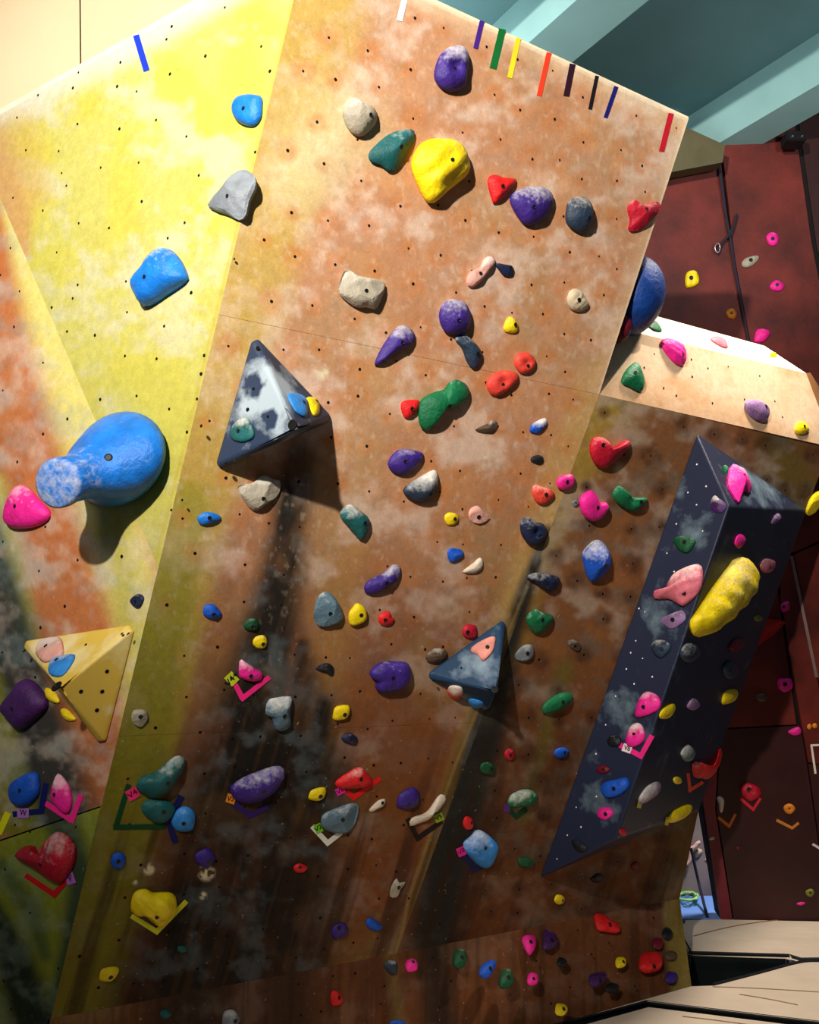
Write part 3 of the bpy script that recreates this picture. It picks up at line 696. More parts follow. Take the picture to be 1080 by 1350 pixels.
def hold(surfname, crop, pts, color, label, bolt=None, h=1.0, style='round', chalk=.2, sharp=None, peak=None, cat='climbing hold', name='climbing_hold', bolt_r=1.0, group=None, wr=None):
    surf = SURF[surfname]
    big = None
    P = resample(cp(crop, pts), 40)
    cpx = P.mean(0); apx = poly_area(P); big = math.sqrt(apx)
    dist = (surf.hit(*cpx)-CAM).dot(_F); mpp = dist/FPX
    H_ = .36*big*mpp*h
    nr = 34 if big > 34 else (26 if big > 20 else 20); nk = 9 if big > 34 else (7 if big > 20 else 6)
    P = resample(cp(crop, pts), nr)
    org = surf.hit(*cpx)
    wide = .25*H_
    loc = []
    for x, y in P:
        q = surf.hit(x, y, wide)-org; loc.append((q.dot(surf.u), q.dot(surf.v)))
    loc = np.array(loc)
    c = loc.mean(0)
    if bolt is not None:
        bx, by = cp(crop, [bolt])[0]; qb = surf.hit(bx, by, .75*H_)-org; bl = np.array([qb.dot(surf.u), qb.dot(surf.v)])
        c = c*.7+bl*.3
    if peak is not None:
        qx, qy = cp(crop, [peak])[0]; qb = surf.hit(qx, qy, H_)-org; c = np.array([qb.dot(surf.u), qb.dot(surf.v)])
    seed = (abs(hash_(label))) % 9973
    rr = random.Random(seed)
    # profile: rings from the wall outwards and in to the middle
    pw = {'round': 2.1, 'block': 3.6, 'rock': 2.4, 'jug': 2.2, 'wrink': 2.3, 'flat': 4.5, 'ridge': 1.5, 'scoop': 2.4}[style]
    rings = [(.95, -.03), (1.0, .22)]
    for k in range(1, nk):
        t = 1-(k/nk)**1.15
        rings.append((t, None))
    V = []; 
    R = np.hypot(*(loc-c).T).mean()
    planes = [(rr.uniform(0, 6.283), rr.uniform(.25, .85), rr.uniform(.72, 1.0)) for _ in range(7)]
    d0 = np.array([rr.uniform(-1, 1), rr.uniform(.2, 1)]); d0 /= np.hypot(*d0)
    if wr is not None: d0 = np.array([math.cos(wr), math.sin(wr)])
    def height(t, xy):
        z = .22+.78*max(0, 1-t**pw)**(1/ (1.6 if style in ('block', 'flat') else 1.25))
        x, y = (xy-c)/max(R, 1e-4)
        if style == 'rock':
            for a_, sl, top in planes:
                z = min(z, top-sl*.85*(x*math.cos(a_)+y*math.sin(a_)))
            z = max(z, .12)
        elif style == 'jug':      # scooped upper edge with a lip
            z *= 1-.42*math.exp(-((y-.50)**2)/.08)*math.exp(-x*x/1.2)
            z += .08*math.exp(-((y-.02)**2)/.04)*(1-t)
        elif style == 'scoop':
            z *= 1-.45*math.exp(-((x*.8)**2+(y-.05)**2)/.10)
        elif style == 'wrink':
            s_ = x*d0[0]+y*d0[1]
            z *= 1+.11*math.sin(s_*13+2*math.sin(y*2+x))*(.3+.7*t)
        elif style == 'ridge':
            z *= 1-.30*abs(x*d0[0]+y*d0[1])
        z *= 1+.06*(vn1(x*2.1+seed, y*2.1)-.5)*2
        return z*H_
    cc = []
    for t, z0 in rings:
        for i in range(nr):
            q = c+(loc[i]-c)*t
            z = z0*H_ if z0 is not None else height(t, q)
            V.append((q[0], q[1], z)); cc.append(q)
    V.append((c[0], c[1], height(0, c))); cc.append(c)
    F = []
    for k in range(len(rings)-1):
        for i in range(nr):
            j = (i+1) % nr; F.append([k*nr+i, k*nr+j, (k+1)*nr+j, (k+1)*nr+i])
    last = (len(rings)-1)*nr
    for i in range(nr): F.append([last+i, last+(i+1) % nr, len(V)-1])
    F.append(list(range(nr-1, -1, -1)))
    smooth = style not in ('rock', 'ridge') if sharp is None else not sharp
    me = pyd(name, V, F, smooth)
    at_ = me.attributes.new('chalk', 'FLOAT', 'POINT')
    va = np.array(V); cn = (va[:, :2]-c)/max(R, 1e-4)
    val = (chalk*(1.45*cn[:, 1]+.5*np.clip(va[:, 2]/max(H_, 1e-5), 0, 1)) + (chalk-.25)*.9)
    at_.data.foreach_set('value', np.clip(val, -.4, 1.2).astype(np.float32))
    o = link(name, me, HM[color])
    M = Matrix((surf.u, surf.v, surf.n)).transposed().to_4x4(); M.translation = org
    o.matrix_world = M
    tag(o, label, cat, group or GROUPS.get(surfname))
    if bolt is not None:
        tr = BVHTree.FromPolygons([Vector(v) for v in V], F)
        hit = tr.ray_cast(Vector((bl[0], bl[1], H_*2)), Vector((0, 0, -1)))
        if hit[0] is not None:
            p, nn = hit[0], hit[1]
            if nn.z < 0: nn = -nn
            nn = (nn*.6+Vector((0, 0, 1))*.4).normalized()
            r_ = 2.9*mpp*bolt_r
            r_ = min(r_, big*mpp*.16)
            t1 = nn.orthogonal().normalized(); t2 = nn.cross(t1); Vb = []; Fb = []; n = 12
            for rad, zz in ((r_, -.35*r_), (r_*.97, .16*r_), (r_*.8, .18*r_), (r_*.7, .10*r_)):
                for k in range(n):
                    a = 2*math.pi*k/n; Vb.append(p+(t1*math.cos(a)+t2*math.sin(a))*rad+nn*zz)
            for jj in range(3):
                for k in range(n): Fb.append([jj*n+k, jj*n+(k+1) % n, (jj+1)*n+(k+1) % n, (jj+1)*n+k])
            Fb.append([3*n+k for k in range(n)])
            link('bolt', pyd('bolt', Vb, Fb), M_BOLT, o)
    return o
def hash_(s):
    h_ = 7
    for ch in s: h_ = (h_*31+ord(ch)) & 0x7fffffff
    return h_
def vn1(x, y):
    return float(vnoise(np.array([x]), np.array([y]), 3)[0])
def ell(cx, cy, rx, ry, rot=0, n=9, wob=.10, seed=0):
    r = random.Random(int(cx*13+cy*7)+seed); out = []
    for k in range(n):
        a = 2*math.pi*k/n; q = 1+r.uniform(-wob, wob)
        x = rx*q*math.cos(a); y = ry*q*math.sin(a); out.append((cx+x*math.cos(rot)-y*math.sin(rot), cy+x*math.sin(rot)+y*math.cos(rot)))
    return out
GROUPS = {'A': 'holds on the front orange face', 'B': 'holds on the right hand face', 'Y': 'holds on the yellow panel', 'L': 'holds on the left panels', 'L2': 'holds on the left panels',
          'KA': 'holds on the low kick boards', 'KB': 'holds on the low kick boards', 'V1L': 'holds on the slate blue volume', 'V1R': 'holds on the slate blue volume', 'V2U': 'holds on the yellow volume', 'V2R': 'holds on the yellow volume',
          'V3L': 'holds on the steel blue volume', 'V3B': 'holds on the steel blue volume', 'N1': 'holds on the navy prism', 'N2': 'holds on the navy prism', 'N3': 'holds on the navy prism',
          'BX': 'holds on the tan upper section', 'BT': 'holds on the tan upper section', 'RED': 'holds on the dark red wall', 'FAR': 'holds on the far grey wall'}

# ------------------------------------------------------------------ tape
TM = {}
def tape_mat(c):
    k = tuple(c)
    if k not in TM: TM[k] = plain('cloth_tape_%d' % len(TM), c, .65, .2, var=.06, vscale=40)
    return TM[k]
def strip_pts(a, b, w):
    dx, dy = b[0]-a[0], b[1]-a[1]; L_ = math.hypot(dx, dy); nx, ny = -dy/L_*w/2, dx/L_*w/2
    return [(a[0]+nx, a[1]+ny), (b[0]+nx, b[1]+ny), (b[0]-nx, b[1]-ny), (a[0]-nx, a[1]-ny)]
def tape(surfname, crop, path, w, rgb, label, off=.0016, th=.0012, group='tape markers below start holds', name='tape_marker', parent=None):
    """folded strips of cloth tape along a path given in crop pixels; one thing"""
    s = SURF[surfname]; V = []; F = []; sc = CR[crop][2]
    for k, (a, b) in enumerate(zip(path[:-1], path[1:])):
        a = np.array(a, float); b = np.array(b, float); d = (b-a)/np.hypot(*(b-a))
        aa = a-d*(w/2 if k > 0 else 0); bb = b+d*(w/2*.2 if k < len(path)-2 else 0)
        q = cp(crop, strip_pts(aa, bb, w)); o0 = off+k*.0009; base = len(V)
        rj = random.Random(k+len(label))
        q = [(x+rj.uniform(-.25, .25), y+rj.uniform(-.25, .25)) for x, y in q]
        V += [s.hit(x, y, o0) for x, y in q]+[s.hit(x, y, o0-th) for x, y in q]
        F += [[base+i for i in range(4)], [base+7-i for i in range(4)]]+[[base+i, base+4+i, base+4+(i+1) % 4, base+(i+1) % 4] for i in range(4)]
    me = pyd(name, V, F); bm = bmesh.new(); bm.from_mesh(me); bmesh.ops.recalc_face_normals(bm, faces=bm.faces); bm.to_mesh(me); bm.free()
    o = link(name, me, tape_mat(rgb), parent)
    if parent is None:
        centred(o); tag(o, label, 'tape', group)
    return o
def text_on(parent, surf, x, y, size_px, txt, ang, rgb, off):
    cu = bpy.data.curves.new('lettering', 'FONT'); cu.body = txt; cu.align_x = 'CENTER'; cu.align_y = 'CENTER'
    p = surf.hit(x, y, off); mpp = (p-CAM).dot(_F)/FPX; cu.size = size_px*mpp; cu.extrude = .0003; cu.offset = cu.size*.02
    t = bpy.data.objects.new('t', cu); COL.objects.link(t)
    dg_ = bpy.context.evaluated_depsgraph_get(); me = bpy.data.meshes.new_from_object(t.evaluated_get(dg_)); me.name = 'lettering'
    bpy.data.objects.remove(t)
    me.materials.clear()
    o = link('lettering', me, tape_mat(rgb), parent)
    M = Matrix((surf.u, surf.v, surf.n)).transposed().to_4x4() @ Matrix.Rotation(ang, 4, 'Z'); M.translation = p-parent.location
    o.matrix_local = M
    return o
def tagtape(surfname, crop, c, w, h, ang, rgb, label, txt='', tcol=(20, 20, 20), off=.0042):
    dx, dy = math.cos(ang)*w/2, math.sin(ang)*w/2
    o = tape(surfname, crop, [(c[0]-dx, c[1]-dy), (c[0]+dx, c[1]+dy)], h, rgb, label, off=off, group='grade tags on tape markers', name='grade_tag')
    if txt:
        x, y = cp(crop, [c])[0]; text_on(o, SURF[surfname], x, y, h/CR[crop][2]*.78, txt, -ang, tcol, off+.0006)
    return o
# ================================================================== holds, surface by surface (outlines in photo crops)
H = hold
# --- yellow panel
H('Y', '1', [(920, 430), (935, 390), (975, 375), (1030, 380), (1035, 420), (1030, 465), (1005, 497), (965, 495), (930, 470)], 'blue', 'bright blue rounded hold high on the yellow panel, above the grey rock', (968, 433), style='block', chalk=.12)
H('Y', '1', [(820, 810), (850, 775), (885, 735), (925, 685), (965, 670), (1005, 695), (1008, 740), (985, 790), (970, 850), (945, 870), (900, 850), (855, 835)], 'grey', 'angular grey rock-like hold on the yellow panel beside the ridge', (898, 775), style='rock', chalk=.15, h=1.1)
H('Y', '4', [(530, 105), (580, 35), (615, -15), (655, -40), (700, -10), (735, 60), (730, 90), (660, 140), (575, 192), (545, 160)], 'blue', 'slanted blue block hold in the middle of the yellow panel', (587, 82), style='block', chalk=.25, h=1.3)
# --- left panels
H('L', 'p', [(7, 680), (12, 660), (22, 642), (32, 640), (50, 658), (64, 673), (62, 685), (45, 695), (20, 697), (8, 690)], 'pink', 'hot pink hold with a chalky top at the left edge, under the big blue horn', (24, 668), chalk=.3, style='block')
H('L', '7', [(10, 760), (55, 690), (95, 645), (140, 665), (185, 745), (130, 815), (75, 845), (30, 800)], 'darkpurple', 'large dark purple block hold left of the yellow volume', (58, 763), style='block', chalk=.15, h=1.1)
H('L', '7', [(180, 680), (215, 695), (235, 740), (200, 735), (180, 710)], 'yellow', 'upper of two small yellow holds peeking from under the yellow volume', style='round', h=1.1)
H('L', '7', [(240, 765), (265, 765), (300, 805), (270, 812), (245, 790)], 'yellow', 'lower of two small yellow holds peeking from under the yellow volume', style='round', h=1.1)
H('L', '7', [(513, 338), (545, 308), (570, 325), (548, 368)], 'navy', 'tiny navy diamond-shaped hold between the yellow volume and the ridge', (536, 341), style='flat', h=.7)
H('V2U', '7', [(140, 530), (165, 490), (235, 480), (250, 520), (245, 550), (180, 580), (150, 560)], 'palepink', 'chalky pale pink flat hold on the yellow volume', (183, 517), style='flat', h=.45, chalk=.45)
H('V2U', '7', [(190, 600), (215, 560), (295, 548), (275, 600), (240, 635), (200, 630)], 'skyblue', 'light blue leaf-shaped flat hold on the yellow volume', (225, 570), style='flat', h=.45, chalk=.35)
H('L', '10', [(40, 90), (65, 50), (135, 22), (152, 60), (150, 110), (120, 150), (85, 160), (50, 145)], 'royal', 'blue rounded hold above a navy tape corner at the lower left', (88, 95), style='block', chalk=.2)
H('L', '10', [(200, 110), (215, 50), (232, 30), (270, 80), (282, 140), (265, 190), (235, 175), (205, 140)], 'pink', 'pink pointed hold cradled in a pink tape corner at the lower left', (220, 112), chalk=.35)
H('L2', 's7', [(70, 575), (110, 530), (150, 525), (175, 575), (205, 525), (250, 475), (285, 450), (330, 470), (370, 530), (370, 600), (340, 670), (295, 712), (225, 680), (170, 640), (115, 605)], 'crimson', 'large crimson two-lobed hold with chalk, above red tape', (219, 612), chalk=.38, h=1.25, peak=(265, 590))
# --- slate volume holds
H('V1L', '4', [(910, 690), (930, 650), (975, 630), (1005, 680), (1000, 715), (960, 730), (920, 720)], 'teal', 'chalky green pocket hold low on the slate blue volume', (945, 685), style='flat', h=.5, chalk=.32)
H('V1R', '5', [(60, 540), (100, 535), (135, 560), (140, 600), (130, 630), (95, 610), (75, 580)], 'skyblue', 'small light blue hold on the edge of the slate blue volume', (120, 573), h=.8, chalk=.2)
H('V1R', '5', [(132, 555), (160, 550), (180, 565), (185, 610), (165, 625), (150, 600)], 'yellow', 'small yellow hold beside the light blue one on the slate volume', (172, 568), h=.9)
# --- front face, top row
H('A', '2', [(640, 290), (660, 220), (700, 185), (750, 180), (775, 215), (770, 280), (760, 345), (700, 362), (655, 335)], 'purple', 'purple oval hold with chalked top, highest hold under the purple tape', (725, 270), chalk=.33, style='scoop', h=1.1)
H('A', '2', [(278, 450), (290, 400), (325, 385), (360, 405), (405, 430), (410, 480), (390, 510), (345, 540), (300, 510)], 'stone', 'pale beige rounded hold at the upper left of the orange face', (383, 457), chalk=.3, h=1.2)
H('A', '2', [(378, 610), (410, 570), (470, 525), (550, 510), (560, 550), (530, 600), (490, 670), (460, 678), (430, 655), (390, 640)], 'teal', 'teal wing-shaped hold between the beige and the big yellow hold', (505, 582), style='ridge', chalk=.25, sharp=False)
H('A', '2', [(550, 640), (575, 580), (620, 550), (700, 548), (750, 570), (780, 640), (770, 690), (700, 750), (640, 802), (610, 795), (580, 740), (560, 690)], 'yellow', 'big yellow wrinkled hold near the top of the orange face', (700, 637), style='wrink', chalk=.22, h=1.15, wr=-1.1)
H('A', '2', [(850, 710), (875, 690), (910, 700), (965, 712), (930, 760), (880, 806), (865, 780)], 'red', 'small red triangular hold right of the big yellow hold', (907, 738), h=1.0)
H('A', '2', [(940, 790), (970, 750), (1040, 735), (1090, 750), (1112, 790), (1080, 860), (1020, 892), (980, 870)], 'purple', 'purple heart-shaped hold with chalked top near the upper right', (1027, 820), chalk=.35, h=1.1)
H('A', '3', [(82, 870), (90, 800), (120, 778), (165, 785), (188, 830), (185, 880), (150, 922), (105, 905)], 'slate', 'dark slate oval hold near the upper right corner', (167, 865), chalk=.28, h=1.2)
H('A', '3', [(325, 820), (350, 788), (380, 805), (445, 798), (452, 830), (420, 870), (380, 905), (330, 912), (335, 870)], 'crimson', 'bright crimson chalked hold at the right edge under the red tape', (395, 828), style='ridge', chalk=.3)
# --- front face, middle
H('A', '5', [(260, 110), (290, 45), (340, 70), (430, 90), (443, 120), (410, 200), (370, 195), (330, 195), (270, 150)], 'stone', 'light grey broken-rock hold above the slate blue volume', (370, 130), style='rock', chalk=.3, h=1.1)
H('A', '5', [(765, 95), (780, 55), (815, 40), (840, 0), (870, -5), (880, 20), (850, 60), (815, 100), (785, 118)], 'palepink', 'pale pink bone-shaped hold with a small navy hold at its tip', (823, 62), chalk=.3, style='scoop')
H('A', '5', [(880, 22), (915, 25), (950, 35), (950, 70), (920, 75), (895, 50)], 'navy', 'tiny navy hold at the tip of the pale pink bone hold', (940, 38), chalk=.1)
H('A', '6', [(85, 160), (100, 125), (135, 125), (155, 155), (170, 185), (145, 210), (110, 210), (90, 190)], 'beige', 'small knobbly beige hold alone near the right edge', (127, 167), chalk=.2, style='wrink')
H('A', '5', [(660, 230), (675, 180), (710, 162), (760, 175), (785, 230), (770, 290), (725, 305), (680, 290)], 'purple', 'round purple ball-like hold in the upper middle', (728, 247), chalk=.3, h=1.25)
H('A', '5', [(912, 275), (930, 235), (950, 235), (970, 265), (965, 295), (925, 295)], 'yellow', 'small yellow hold above the pair of red holds', (957, 265))
H('A', '5', [(405, 410), (440, 340), (490, 275), (520, 268), (555, 290), (560, 330), (500, 370), (415, 425)], 'purple', 'slanting purple wedge hold left of the purple ball', (508, 335), chalk=.32)
H('A', '5', [(720, 320), (755, 302), (790, 325), (825, 370), (825, 410), (800, 443), (770, 415), (750, 360)], 'slate', 'dark slate bean hold directly below the purple ball', (808, 380), chalk=.22)
H('A', '5', [(955, 410), (970, 378), (1010, 375), (1040, 405), (1030, 440), (990, 460), (965, 440)], 'coral', 'upper rounder one of two coral red holds side by side', (1010, 428), chalk=.15, style='scoop')
H('A', '5', [(845, 495), (870, 460), (920, 445), (970, 460), (965, 490), (920, 530), (880, 547), (855, 530)], 'coral', 'lower longer one of two coral red holds side by side', (913, 503), chalk=.2, style='scoop')
H('A', '5', [(580, 580), (600, 550), (640, 530), (680, 520), (700, 492), (725, 480), (765, 500), (780, 540), (750, 580), (690, 600), (650, 640), (615, 685), (580, 660)], 'green', 'large dark green curved jug in the centre of the orange face', (697, 585), chalk=.2, h=1.0)
H('A', '5', [(510, 570), (575, 563), (578, 595), (540, 635), (515, 625)], 'red', 'small red squarish hold touching the green curved jug', (548, 597), chalk=.1)
H('A', '5', [(800, 680), (850, 655), (870, 640), (890, 655), (880, 685), (840, 693)], 'brown', 'dark splinter-shaped hold right below the green curved jug', None, chalk=.3, style='ridge')
H('A', '5', [(1015, 680), (1030, 655), (1075, 633), (1085, 655), (1050, 695), (1020, 690)], 'royal', 'small blue hold with white chalked top beside the right edge', None, chalk=.5)
H('A', '5', ell(1047, 797, 27, 19), 'black', 'small black oval hold above the coral and pink pair', None)
H('A', '5', [(455, 820), (480, 770), (520, 755), (590, 770), (590, 800), (540, 850), (490, 857)], 'purple', 'purple oval hold with chalk, directly above a slate chalked hold', (520, 805), chalk=.28)
H('A', '5', [(515, 920), (560, 880), (620, 845), (645, 840), (655, 880), (640, 930), (600, 965), (550, 960)], 'slate', 'slate teardrop hold heavily chalked, below the purple oval', (622, 933), chalk=.42, h=1.2)
H('A', '8', [(265, 0), (280, -35), (310, -45), (340, -25), (380, 10), (380, 50), (355, 100), (320, 70), (290, 35)], 'teal', 'teal chalked oval hold left of the slate teardrop', (362, 28), chalk=.3, h=1.1)
H('A', '8', ell(707, 12, 27, 27), 'yellow', 'small round yellow hold above a blue one in the centre', (718, 12))
H('A', '8', [(775, 5), (780, -25), (810, -40), (840, -10), (860, 10), (820, 32), (790, 25)], 'palepink', 'tiny pinkish beige rock hold right of the round yellow hold', (815, 5), style='rock', chalk=.2)
H('A', 's2', [(285, 400), (330, 365), (370, 385), (385, 410), (420, 412), (460, 425), (487, 470), (470, 540), (420, 590), (370, 603), (320, 560), (285, 490)], 'navy', 'dark navy claw-shaped hold with a chalked patch', (437, 520), chalk=.24, style='scoop', h=1.2)
H('A', '4', [(940, 905), (1000, 890), (1040, 860), (1080, 875), (1110, 885), (1100, 940), (1060, 970), (1010, 1000), (970, 965)], 'stone', 'pale grey rough hold just under the slate blue volume', (1042, 952), style='rock', chalk=.3)
H('A', '7', [(780, 10), (800, -10), (830, -15), (870, 0), (868, 20), (800, 38)], 'blue', 'small blue hold between the ridge and the pale grey rough hold', (828, 8), chalk=.15)
H('A', '8', [(360, 290), (375, 260), (440, 225), (480, 192), (505, 205), (500, 245), (460, 280), (400, 310), (370, 308)], 'purple', 'purple sausage-shaped hold with chalked top, above the yellow and red pair', (447, 265), chalk=.33)
H('A', '8', [(690, 145), (705, 128), (745, 135), (755, 155), (725, 180), (700, 183)], 'royal', 'small blue cup hold below the round yellow hold', None, chalk=.15, style='jug')
H('A', '8', [(750, 222), (790, 190), (820, 165), (832, 185), (825, 210), (790, 228)], 'bone', 'small off-white wedge hold beside the small blue cup', None, chalk=.3)
H('A', '8', [(163, 385), (180, 320), (215, 300), (250, 330), (272, 370), (275, 410), (240, 432), (190, 440), (165, 415)], 'bluegrey', 'blue-grey faceted block hold left of the yellow leaf hold', (228, 388), style='rock', chalk=.2, h=1.2)
H('A', '8', [(300, 390), (318, 360), (335, 345), (368, 370), (368, 410), (340, 430), (305, 433)], 'yellow', 'yellow leaf-shaped hold between the blue-grey block and a red hold', (347, 392), chalk=.05, style='block')
H('A', '8', [(417, 405), (430, 385), (460, 378), (470, 400), (482, 415), (455, 435), (425, 430)], 'red', 'small red hold right of the yellow leaf hold', (443, 412), chalk=.02)
H('A', '8', [(385, 615), (430, 580), (520, 578), (542, 600), (540, 650), (500, 690), (425, 698), (405, 680), (412, 655), (390, 642)], 'purple', 'large flat purple hold left of the steel blue volume', (472, 640), chalk=.22, style='block')
H('A', '8', [(168, 605), (210, 582), (240, 600), (235, 635), (205, 620)], 'black', 'small black pointed hold above the pale yellow square hold', None, style='ridge')
H('A', '8', ell(780, 457, 30, 30), 'crimson', 'round dark red hold at the upper edge of the steel volume', (770, 460), chalk=.05)
H('A', '8', [(605, 555), (640, 525), (680, 530), (690, 555), (650, 580), (615, 580)], 'brown', 'small brown coiled hold touching the left of the steel volume', None, style='wrink', chalk=.3)
H('V3L', '8', [(785, 520), (830, 490), (875, 475), (880, 500), (865, 545), (830, 575), (810, 550), (785, 540)], 'salmon', 'salmon fish-shaped flat hold on the steel blue volume', (848, 520), style='flat', h=.5, chalk=.2)
H('V3B', '8', [(687, 700), (700, 675), (745, 680), (750, 710), (720, 728), (695, 720)], 'coral', 'chalky coral hold on the lower edge of the steel volume', None, chalk=.45, h=1.0)
H('V3B', '8', [(768, 735), (785, 725), (830, 738), (825, 755), (790, 760)], 'skyblue', 'small sky blue hold on the underside of the steel volume', None, h=.9, chalk=.2)
H('A', '8', [(237, 790), (250, 755), (302, 750), (300, 785), (280, 805), (240, 808)], 'yellow', 'small yellow square hold below the black pointed hold', (282, 785), chalk=.02, style='block')
H('A', '8', [(270, 880), (300, 858), (335, 880), (325, 905), (290, 900)], 'navy', 'small dark navy hold below the yellow square hold', (310, 882))
H('A', '8', [(-30, 770), (-20, 735), (0, 722), (70, 715), (75, 740), (68, 780), (70, 830), (40, 852), (10, 845), (-5, 800), (-25, 790)], 'bluegrey', 'blue-grey tooth-shaped chalked hold right of the pink taped hold', (43, 790), chalk=.35, h=1.1)
H('A', '7', [(803, 385), (810, 355), (845, 350), (878, 390), (850, 410), (815, 402)], 'royal', 'small blue teardrop hold above the green and yellow pair', (845, 390), chalk=.15)
H('A', '7', [(965, 430), (985, 405), (1015, 410), (1025, 440), (1000, 455), (970, 450)], 'darkgreen', 'small dark green hold touching a yellow one', (1000, 438))
H('A', '7', [(1000, 505), (1010, 480), (1040, 472), (1057, 490), (1050, 520), (1020, 525)], 'yellow', 'small yellow hold just under the small dark green one', (1040, 507))
H('A', '7', [(945, 620), (950, 570), (975, 580), (1010, 605), (1040, 625), (1030, 650), (990, 655), (950, 640)], 'pink', 'pink pointed hold in a pink tape corner with a lime tag', (992, 633), chalk=.3, h=1.1)
H('A', '7', [(520, 800), (530, 770), (575, 770), (585, 800), (560, 835), (530, 825)], 'stone', 'small grey stony hold near the ridge, right of the yellow volume tip', (556, 795), chalk=.1, style='rock', h=1.2)
# --- front face, lower
H('A', 's7', [(695, 210), (720, 175), (790, 150), (850, 100), (900, 65), (940, 75), (940, 120), (900, 190), (850, 250), (780, 280), (730, 260), (700, 240)], 'teal', 'long teal horn hold with chalked top above the green tape', (852, 197), chalk=.30, h=1.1)
H('A', 's7', [(720, 320), (745, 292), (800, 285), (870, 300), (895, 330), (870, 380), (820, 410), (770, 395), (730, 360)], 'teal', 'lower dark teal hold inside the green tape corner', (832, 345), chalk=.2)
H('A', 's7', [(870, 400), (890, 350), (940, 320), (990, 350), (990, 410), (970, 445), (900, 445)], 'skyblue', 'bright blue rounded hold right of the navy tape', (932, 403), chalk=.2)
H('A', '10', ell(467, 375, 33, 32), 'royal', 'small round blue knob near the ridge above the yellow brain-like hold', (468, 375), chalk=.02)
H('A', '10', ell(812, 365, 40, 38), 'purple', 'small round purple knob right of the blue knob', (826, 373), chalk=.05)
H('A', '10', [(517, 560), (525, 515), (545, 495), (580, 490), (608, 505), (650, 503), (690, 510), (700, 560), (680, 600), (640, 635), (610, 625), (570, 590), (530, 585)], 'yellow', 'yellow wrinkled brain-like hold in a yellow tape corner', (619, 590), style='wrink', chalk=.05, h=1.3, wr=.5)
H('A', '10', [(392, 840), (405, 803), (465, 795), (468, 820), (440, 850), (400, 850)], 'yellow', 'small yellow hold lowest at the left, near the ridge', (438, 833), chalk=.02)
H('A', '10', ell(720, 725, 20, 15), 'teal', 'tiny dark teal hold below the yellow brain-like hold', None)
H('A', '10', [(912, 85), (960, 50), (1030, 20), (1100, 0), (1130, 20), (1120, 60), (1080, 110), (1010, 145), (950, 145), (920, 120)], 'purple', 'large long purple hold with chalked top and orange tag', (1042, 97), chalk=.33, h=1.0)
H('A', '11', [(245, 70), (270, 45), (340, 5), (370, 25), (395, 60), (360, 85), (300, 90), (265, 90)], 'red', 'chalked red hold in a red tape corner with a magenta tag', (345, 50), chalk=.3)
H('A', '11', [(140, 125), (155, 95), (207, 85), (205, 120), (180, 138), (145, 133)], 'yellow', 'small yellow hold left of the red taped hold', (187, 118), chalk=.02)
H('A', '11', [(190, 215), (215, 185), (330, 148), (328, 220), (290, 265), (230, 262), (200, 245)], 'bluegrey', 'grey faceted hold with a chalked rim above white tape', (277, 213), style='rock', chalk=.3)
H('A', '11', [(380, 175), (400, 152), (420, 135), (445, 130), (440, 155), (410, 172), (390, 182)], 'bone', 'small cream finger-shaped hold right of the grey faceted hold', (433, 145), chalk=.1)
H('A', '11', [(490, 150), (505, 110), (555, 85), (580, 110), (575, 150), (540, 170), (495, 165)], 'purple', 'plain purple round hold between the cream finger and the white branch', (537, 150), chalk=.02)
H('A', '11', [(540, 222), (555, 205), (600, 190), (625, 165), (645, 135), (665, 112), (685, 120), (680, 145), (650, 180), (610, 215), (570, 230), (545, 240)], 'bone', 'long white branch-shaped hold in a black tape corner', (640, 188), chalk=.25, style='ridge', sharp=False)
H('A', '11', [(82, 400), (105, 385), (137, 400), (120, 420), (90, 420)], 'red', 'small red hold alone in the dark lower streak', (107, 400), chalk=.02)
H('A', '11', [(463, 515), (470, 475), (490, 445), (500, 462), (525, 460), (505, 485), (490, 518)], 'stone', 'small torn-looking grey star-shaped hold below the white branch', (498, 480), style='rock', chalk=.25)
H('A', '11', [(230, 660), (245, 630), (280, 620), (298, 645), (285, 670), (245, 685)], 'purple', 'small purple round hold left of a small blue one near the kick board', (262, 640), chalk=.02)
H('A', '11', [(367, 620), (385, 600), (430, 630), (425, 650), (385, 648)], 'royal', 'small blue oval hold right of a small purple one near the kick board', None, chalk=.02)
# --- right hand face
H('B', 's2', [(570, 80), (610, 45), (680, 30), (705, 60), (690, 120), (630, 152), (580, 145)], 'pink', 'small pink boxy hold near the top of the fold line', (642, 92), chalk=.25, style='block')
H('A', 's2', [(375, 140), (400, 115), (450, 130), (510, 150), (550, 190), (520, 240), (460, 275), (420, 265), (385, 220)], 'coral', 'coral chalked hold left of the small pink boxy hold', (475, 192), chalk=.3)
H('B', 's2', [(750, 240), (790, 180), (840, 155), (868, 190), (885, 235), (915, 262), (950, 250), (970, 290), (930, 360), (880, 400), (820, 395), (770, 340)], 'pink', 'hot pink C-shaped hold left of the green jug', (880, 293), chalk=.1, style='block')
H('B', 's2', [(330, 850), (360, 820), (440, 810), (520, 825), (585, 850), (590, 890), (550, 950), (490, 960), (430, 920), (380, 885)], 'navy', 'dark fish-shaped hold with chalked back on the fold line', (543, 887), chalk=.32)
H('B', 's2', [(780, 660), (820, 600), (890, 550), (960, 600), (1000, 700), (990, 770), (920, 850), (850, 885), (810, 830), (790, 740)], 'royal', 'large blue chalked diamond-shaped hold', (942, 750), chalk=.36, style='ridge', h=1.2)
H('B', '6', [(265, 930), (285, 900), (310, 915), (340, 945), (400, 950), (380, 985), (340, 1005), (300, 985), (275, 960)], 'green', 'green curved jug with dark shadowed side right of the pink C hold', (375, 965), chalk=.2, style='scoop')
H('B', '6', ell(117, 970, 14, 14), 'grey', 'tiny grey washer-like hold left of the pink C hold', (117, 968), bolt_r=1.3)
